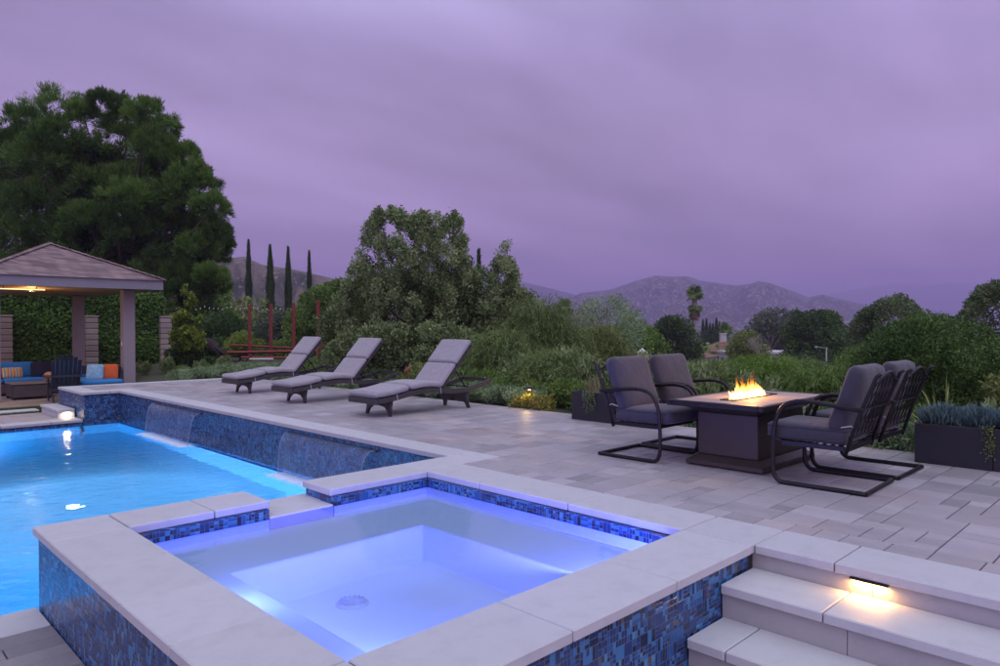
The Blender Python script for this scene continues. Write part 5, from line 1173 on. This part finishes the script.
for (ya, yb, lab) in ((11.65,13.75,'far sheet waterfall pouring from the raised wall nearer the pavilion'), (6.72,8.72,'near sheet waterfall on the raised wall closer to the spa')):
    tt_ = empty('sheet_waterfall', (4.62, (ya+yb)/2, -.645), lab, 'waterfall', 'sheet waterfalls on the raised wall'); hw = (yb-ya)/2
    prof = [(.0,.53),(-.05,.522),(-.095,.48),(-.125,.40),(-.15,.28),(-.168,.14),(-.178,.0)]
    vs = []; n_ = 12
    for i, (x_, z_) in enumerate(prof):
        for k in range(n_+1): q = -1+2*k/n_; vs.append((x_+.006*math.sin(k*1.7+i), q*(hw-.10*i/6*0-.06*(i/6)), z_))
    fs = [(i*(n_+1)+k, i*(n_+1)+k+1, (i+1)*(n_+1)+k+1, (i+1)*(n_+1)+k) for i in range(6) for k in range(n_)]
    b = MB(); b.add(vs, fs); b.build('water_sheet', SHEET, tt_, smooth=True, fix=False)
    for sd in (-1, 1): b = MB(); b.tube([(p[0], sd*(hw-.06*i/6), p[1]) for i, p in enumerate(prof)], .0045, 6, cap=False); b.build('sheet_edge', FOAMY, tt_, smooth=True)
    b = MB(); nx_, ny_ = 6, 30; vs = [(-.27+(-.26+.52*i/nx_), -hw+2*hw*k/ny_, .006+.006*random.random()) for i in range(nx_+1) for k in range(ny_+1)]
    b.add([(v[0]+.27, v[1], v[2]) for v in vs], [(i*(ny_+1)+k, i*(ny_+1)+k+1, (i+1)*(ny_+1)+k+1, (i+1)*(ny_+1)+k) for i in range(nx_) for k in range(ny_)])
    o = b.build('foam', FOAM, tt_, smooth=True, fix=False); o.location = (-.20, 0, 0)

# ------------------------------------------------------------------ far buildings and street lamp
TERR = M('terracotta_roof', (.20,.095,.065), .8, var=.25, scale=2); WHITE = M('white_render', (.55,.52,.52), .8, var=.05, scale=1)
GLASS = M('dark_window', (.03,.035,.045), .2)
def house(px, D, py_top, w_, d_, h_, rh, lab, rz=PI/4, roofm=TERR, chim=False, turret=False, flat=False):
    x_, y_, zt = at(px, D, py_top); t = empty('house', (x_, y_, zt-rh-h_), lab, 'house', rz=rz)
    b = MB(); b.box(-w_/2, -d_/2, -3, w_/2, d_/2, h_); b.build('wall', WHITE, t)
    if flat: b = MB(); b.box(-w_/2-.3, -d_/2-.3, h_+.01, w_/2+.3, d_/2+.3, h_+rh); rf = b.build('roof', roofm, t)
    else:
        b = MB(); a, c_ = w_/2+.5, d_/2+.5; q = max(.1, a-c_); b.add([(-a,-c_,h_+.01),(a,-c_,h_+.01),(a,c_,h_+.01),(-a,c_,h_+.01),(-q,0,h_+rh),(q,0,h_+rh)], [(0,1,5,4),(1,2,5),(2,3,4,5),(3,0,4),(3,2,1,0)]); rf = b.build('roof', roofm, t)
    for k in range(max(2, int(w_/4))):
        xx_ = -w_/2+(k+.5)*w_/max(2, int(w_/4)); b = MB(); b.box(xx_-.6, -d_/2-.04, h_-2.1, xx_+.6, -d_/2-.01, h_-.7); b.build('window', GLASS, t)
    for k in range(2): b = MB(); yy_ = -d_/4+k*d_/2; b.box(-w_/2-.04, yy_-.6, h_-2.1, -w_/2-.01, yy_+.6, h_-.7); b.build('window', GLASS, t)
    if chim: b = MB(); b.box(-1.2,-.5,h_,.0,.5,h_+rh+1.3); b.box(-1.3,-.6,h_+rh+1.31,.1,.6,h_+rh+1.5); b.build('chimney', WHITE, rf)
    if turret: b = MB(); b.lathe([(.36,h_+rh-.4),(.36,h_+rh+.02),(.46,h_+rh+.03),(.08,h_+rh+.3),(0,h_+rh+.42)], (w_*.25,0,0), 10); b.build('cupola', WHITE, rf)
house(622, 62, 354, 7, 5, 2.6, 1.1, 'house with a terracotta roof and white cupola behind the two left chairs', turret=False)
house(646, 52, 354, 5.5, 4.5, 2.4, .8, 'low terracotta roofed house with a small white cupola right of the other terracotta roof', turret=True)
house(722, 135, 341.5, 9, 7, 3.4, 1.9, 'white house with a chimney right of the fan palm', chim=True)
house(768, 100, 351.5, 12, 6, 3, .3, 'long flat-roofed white building below the olive-coloured tree', flat=True, roofm=WHITE, rz=-PI/4)
house(694, 120, 352, 8, 6, 3, .8, 'partly hidden house beside the foot of the fan palm', rz=.3)
house(834, 90, 356.5, 5, 5, 2.6, .3, 'small pale flat building beside the street lamp', flat=True, roofm=WHITE)
x_, y_, z_ = at(826.5, 58, 349); gz = float(hgt(x_, y_)); t = empty('street_lamp', (x_, y_, gz), 'pale curved-arm street lamp standing in the valley', 'street lamp'); zz = z_-gz; ex = Vector((-sy, cy, 0))
STEEL = M('pale_galvanised', (.27,.27,.27), .5, metal=.3)
MB().tube([(0,0,0),(0,0,zz*.6),(0,0,zz)], [.085,.07,.055], 8).build('pole', STEEL, t, smooth=True)
b = MB(); b.tube([Vector((0,0,zz))-ex*.12, Vector((0,0,zz+.05))+ex*.35, Vector((0,0,zz+.12))+ex*.75], .035, 6); b.build('arm', STEEL, t)
b = MB(); b.cushion(.42,.2,.2, T_(Vector((0,0,zz+.08))+ex*.85), e=1, ez=1, nu=12, nv=8); b.build('lamp_head', STEEL, t, smooth=True)
# bare pale tree
x_, y_ = at(779, 58); gz = float(hgt(x_, y_)); t = empty('bare_tree', (x_, y_, gz), 'bare whitish branching tree in front of the long white building', 'bare tree'); H = CH+(326.2-337)/F*58-gz
b = MB(); r = random.Random(8)
def br_(p, d, L, rad, dep):
    q = p+d*L; b.tube([p, p.lerp(q,.5)+Vector((r.uniform(-.04,.04),r.uniform(-.04,.04),0))*L, q], [rad, rad*.8, rad*.6], 5, cap=False)
    if dep: 
        for _ in range(3): br_(q, (d+Vector((r.uniform(-.6,.6),r.uniform(-.6,.6),r.uniform(-.1,.4)))).normalized(), L*.66, rad*.6, dep-1)
br_(Vector((0,0,0)), Vector((0,0,1)), H*.42, .07, 4); b.build('branches', M('bare_pale_wood', (.24,.22,.20), .85, var=.2), t)

# ------------------------------------------------------------------ underwater lights
PL = (.02,.40,1.0)
def pool_light(loc, c, e, lab, rx_=0, rz_=0, k=8, rad=.11, off=(0,0,.14), grp=None):
    t = empty('pool_light', loc, lab, 'pool light', grp); t.rotation_euler = (rx_, 0, rz_)
    MB().lathe([(0,.02),(.08,.018),(.10,.008),(.10,0)], (0,0,0), 24).build('lens', emis('pool_lens_%d' % k, (.85,.92,1.0) if k == 5 else c, 9 if k == 5 else k), t, smooth=True)  # white lens colour serves the added light that imitates the shimmer
    MB().lathe([(.101,.0),(.101,.022),(.125,.018),(.13,0)], (0,0,0), 24).build('trim_ring', STEEL, t, smooth=True)
    lamp('pool_lamp', off, c, e, 0, t)
pool_light((2.38, 9.9, -1.85), (.30,.62,1.0), 520, 'added underwater light at the left imitating the white shimmer', k=5, off=(0,0,.45))  # added light: brightens the pool floor, its lens stands in for surface shimmer
for i, (x_, y_) in enumerate(((3.2,5.41),(.3,5.39),(-2.6,5.39))): pool_light((x_, y_, -1.25), PL, 330, 'submerged blue pool light in the near pool wall, number %s from the spa' % ('one','two','three')[i], rx_=-PI/2, off=(0,0,.5))
pool_light((4.6, 6.0, -1.5), PL, 260, 'submerged blue light under the raised wall between the waterfalls', rx_=0, rz_=0, off=(-.5,0,0)); 
pool_light((1.0, 15.76, -1.3), PL, 520, 'submerged blue light in the far pool wall', rx_=PI/2, off=(0,0,.5))
pool_light((-6.98, 10.5, -1.3), PL, 320, 'submerged blue light in the far left pool wall outside the view', off=(.5,0,0))
def spa_area(loc, d, w_, h_, c, e):
    ld = bpy.data.lights.new('spa_lamp_and_fill', 'AREA'); ld.shape = 'RECTANGLE'; ld.size = w_; ld.size_y = h_; ld.color = c; ld.energy = e
    o = bpy.data.objects.new('spa_lamp_and_fill', ld); COL.objects.link(o); o.location = loc; o.rotation_euler = Vector(d).to_track_quat('-Z', 'Z').to_euler(); return o
spa_area((1.87, 3.45, -.35), (1,0,-.05), .5, .10, (.10,.05,1.0), 8)
spa_area((2.6, 2.75, -.35), (0,1,-.05), .5, .10, (.09,.04,1.0), 9)
spa_area((1.54, 3.7, -.175), (1,0,-.03), 1.8, .04, (.18,.22,1.0), 50)
spa_area((2.75, 2.415, -.175), (0,1,-.03), 1.8, .04, (.07,.07,1.0), 95)
spa_area((1.54, 3.7, -.14), (1,0,-.3), 2.2, .02, (.46,.56,1.0), 8)  # added fill strip below the waterline, brightens the bench
spa_area((2.75, 2.415, -.14), (0,1,-.3), 2.2, .02, (.46,.54,1.0), 11)  # second added fill strip for the benches
lamp('spa_lamp_and_fill', (2.10, 2.96, -.38), (.50,.80,1.0), 6, 0)

# ------------------------------------------------------------------ sky and light
wd = bpy.data.worlds.new('World'); S.world = wd; wd.use_nodes = True; N = wd.node_tree.nodes; L_ = wd.node_tree.links
class WT(NT):
    def __init__(s): s.n = N; s.l = L_
w = WT(); bg = N['Background']
gen = w.nd('ShaderNodeTexCoord').outputs['Generated']; sp_ = w.nd('ShaderNodeSeparateXYZ'); L_.new(gen, sp_.inputs[0]); zc = sp_.outputs[2]
# cloud layer seen in perspective
inv = w.math('DIVIDE', 1, w.math('ADD', w.math('MAXIMUM', zc, 0), .16)); cbx = w.nd('ShaderNodeCombineXYZ')
L_.new(w.math('MULTIPLY', sp_.outputs[0], inv), cbx.inputs[0]); L_.new(w.math('MULTIPLY', sp_.outputs[1], inv), cbx.inputs[1])
mp = w.nd('ShaderNodeMapping'); mp.inputs['Rotation'].default_value = (0, 0, R(-38)); mp.inputs['Scale'].default_value = (.42, .95, 1); L_.new(cbx.outputs[0], mp.inputs[0])
c1 = w.noise(1.1, 7, mp.outputs[0], .52); c2 = w.noise(.45, 4, mp.outputs[0], .5)
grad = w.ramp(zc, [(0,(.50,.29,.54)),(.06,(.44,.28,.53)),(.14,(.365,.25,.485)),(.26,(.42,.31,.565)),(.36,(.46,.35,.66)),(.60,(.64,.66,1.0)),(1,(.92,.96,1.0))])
cl = w.math('MULTIPLY_ADD', c1, 2.1, -.05); cl = w.math('MULTIPLY', cl, w.math('MULTIPLY_ADD', c2, 1.0, .5))
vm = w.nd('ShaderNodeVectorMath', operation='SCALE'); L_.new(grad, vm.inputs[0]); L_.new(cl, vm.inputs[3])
# brighter afterglow on the side behind the camera
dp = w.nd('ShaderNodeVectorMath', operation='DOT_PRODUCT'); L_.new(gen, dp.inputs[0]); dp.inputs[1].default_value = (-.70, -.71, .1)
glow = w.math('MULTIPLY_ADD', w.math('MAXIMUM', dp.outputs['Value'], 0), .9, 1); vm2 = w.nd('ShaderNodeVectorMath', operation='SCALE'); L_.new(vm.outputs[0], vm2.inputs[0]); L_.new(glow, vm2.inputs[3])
sk = w.nd('ShaderNodeTexSky'); sk.sky_type = 'NISHITA'; sk.sun_disc = False; sk.sun_elevation = R(2); sk.sun_rotation = R(225)
vs_ = w.nd('ShaderNodeVectorMath', operation='SCALE'); L_.new(sk.outputs[0], vs_.inputs[0]); vs_.inputs[3].default_value = .05
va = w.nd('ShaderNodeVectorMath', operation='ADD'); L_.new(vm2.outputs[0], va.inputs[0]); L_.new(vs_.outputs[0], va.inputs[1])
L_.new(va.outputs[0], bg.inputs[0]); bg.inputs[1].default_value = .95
sl_ = bpy.data.lights.new('sun', 'SUN'); sl_.energy = .5; sl_.angle = R(35); sl_.color = (.93,.88,1.0); so_ = bpy.data.objects.new('sun', sl_); COL.objects.link(so_)
so_.rotation_euler = Vector((-.5,-.75,1.15)).to_track_quat('Z', 'Y').to_euler()

# air
HAZE = True
if HAZE:
    b = MB(); b.box(-520, -520, -40, 9300, 9300, 450); me = b.mesh('haze')
    m_ = bpy.data.materials.new('haze'); m_.use_nodes = True; nn = m_.node_tree.nodes; nn.remove(nn['Principled BSDF']); v_ = nn.new('ShaderNodeVolumePrincipled')
    v_.inputs['Color'].default_value = (.66,.54,.98,1); v_.inputs['Density'].default_value = .00037; v_.inputs['Anisotropy'].default_value = 0
    m_.node_tree.links.new(v_.outputs[0], nn['Material Output'].inputs['Volume']); tag(link('haze', me, m_), kind='stuff')

S.view_settings.view_transform = 'Standard'; S.view_settings.look = 'None'; S.view_settings.exposure = 0; S.view_settings.gamma = 1
S.cycles.use_denoising = True
try: S.cycles.denoiser = 'OPENIMAGEDENOISE'; S.cycles.denoising_input_passes = 'RGB_ALBEDO_NORMAL'
except Exception: pass
S.cycles.caustics_refractive = False; S.cycles.caustics_reflective = False
S.cycles.max_bounces = 8; S.cycles.transparent_max_bounces = 24; S.cycles.volume_bounces = 0; S.cycles.sample_clamp_indirect = 4
S.cycles.use_adaptive_sampling = True; S.cycles.adaptive_threshold = .02
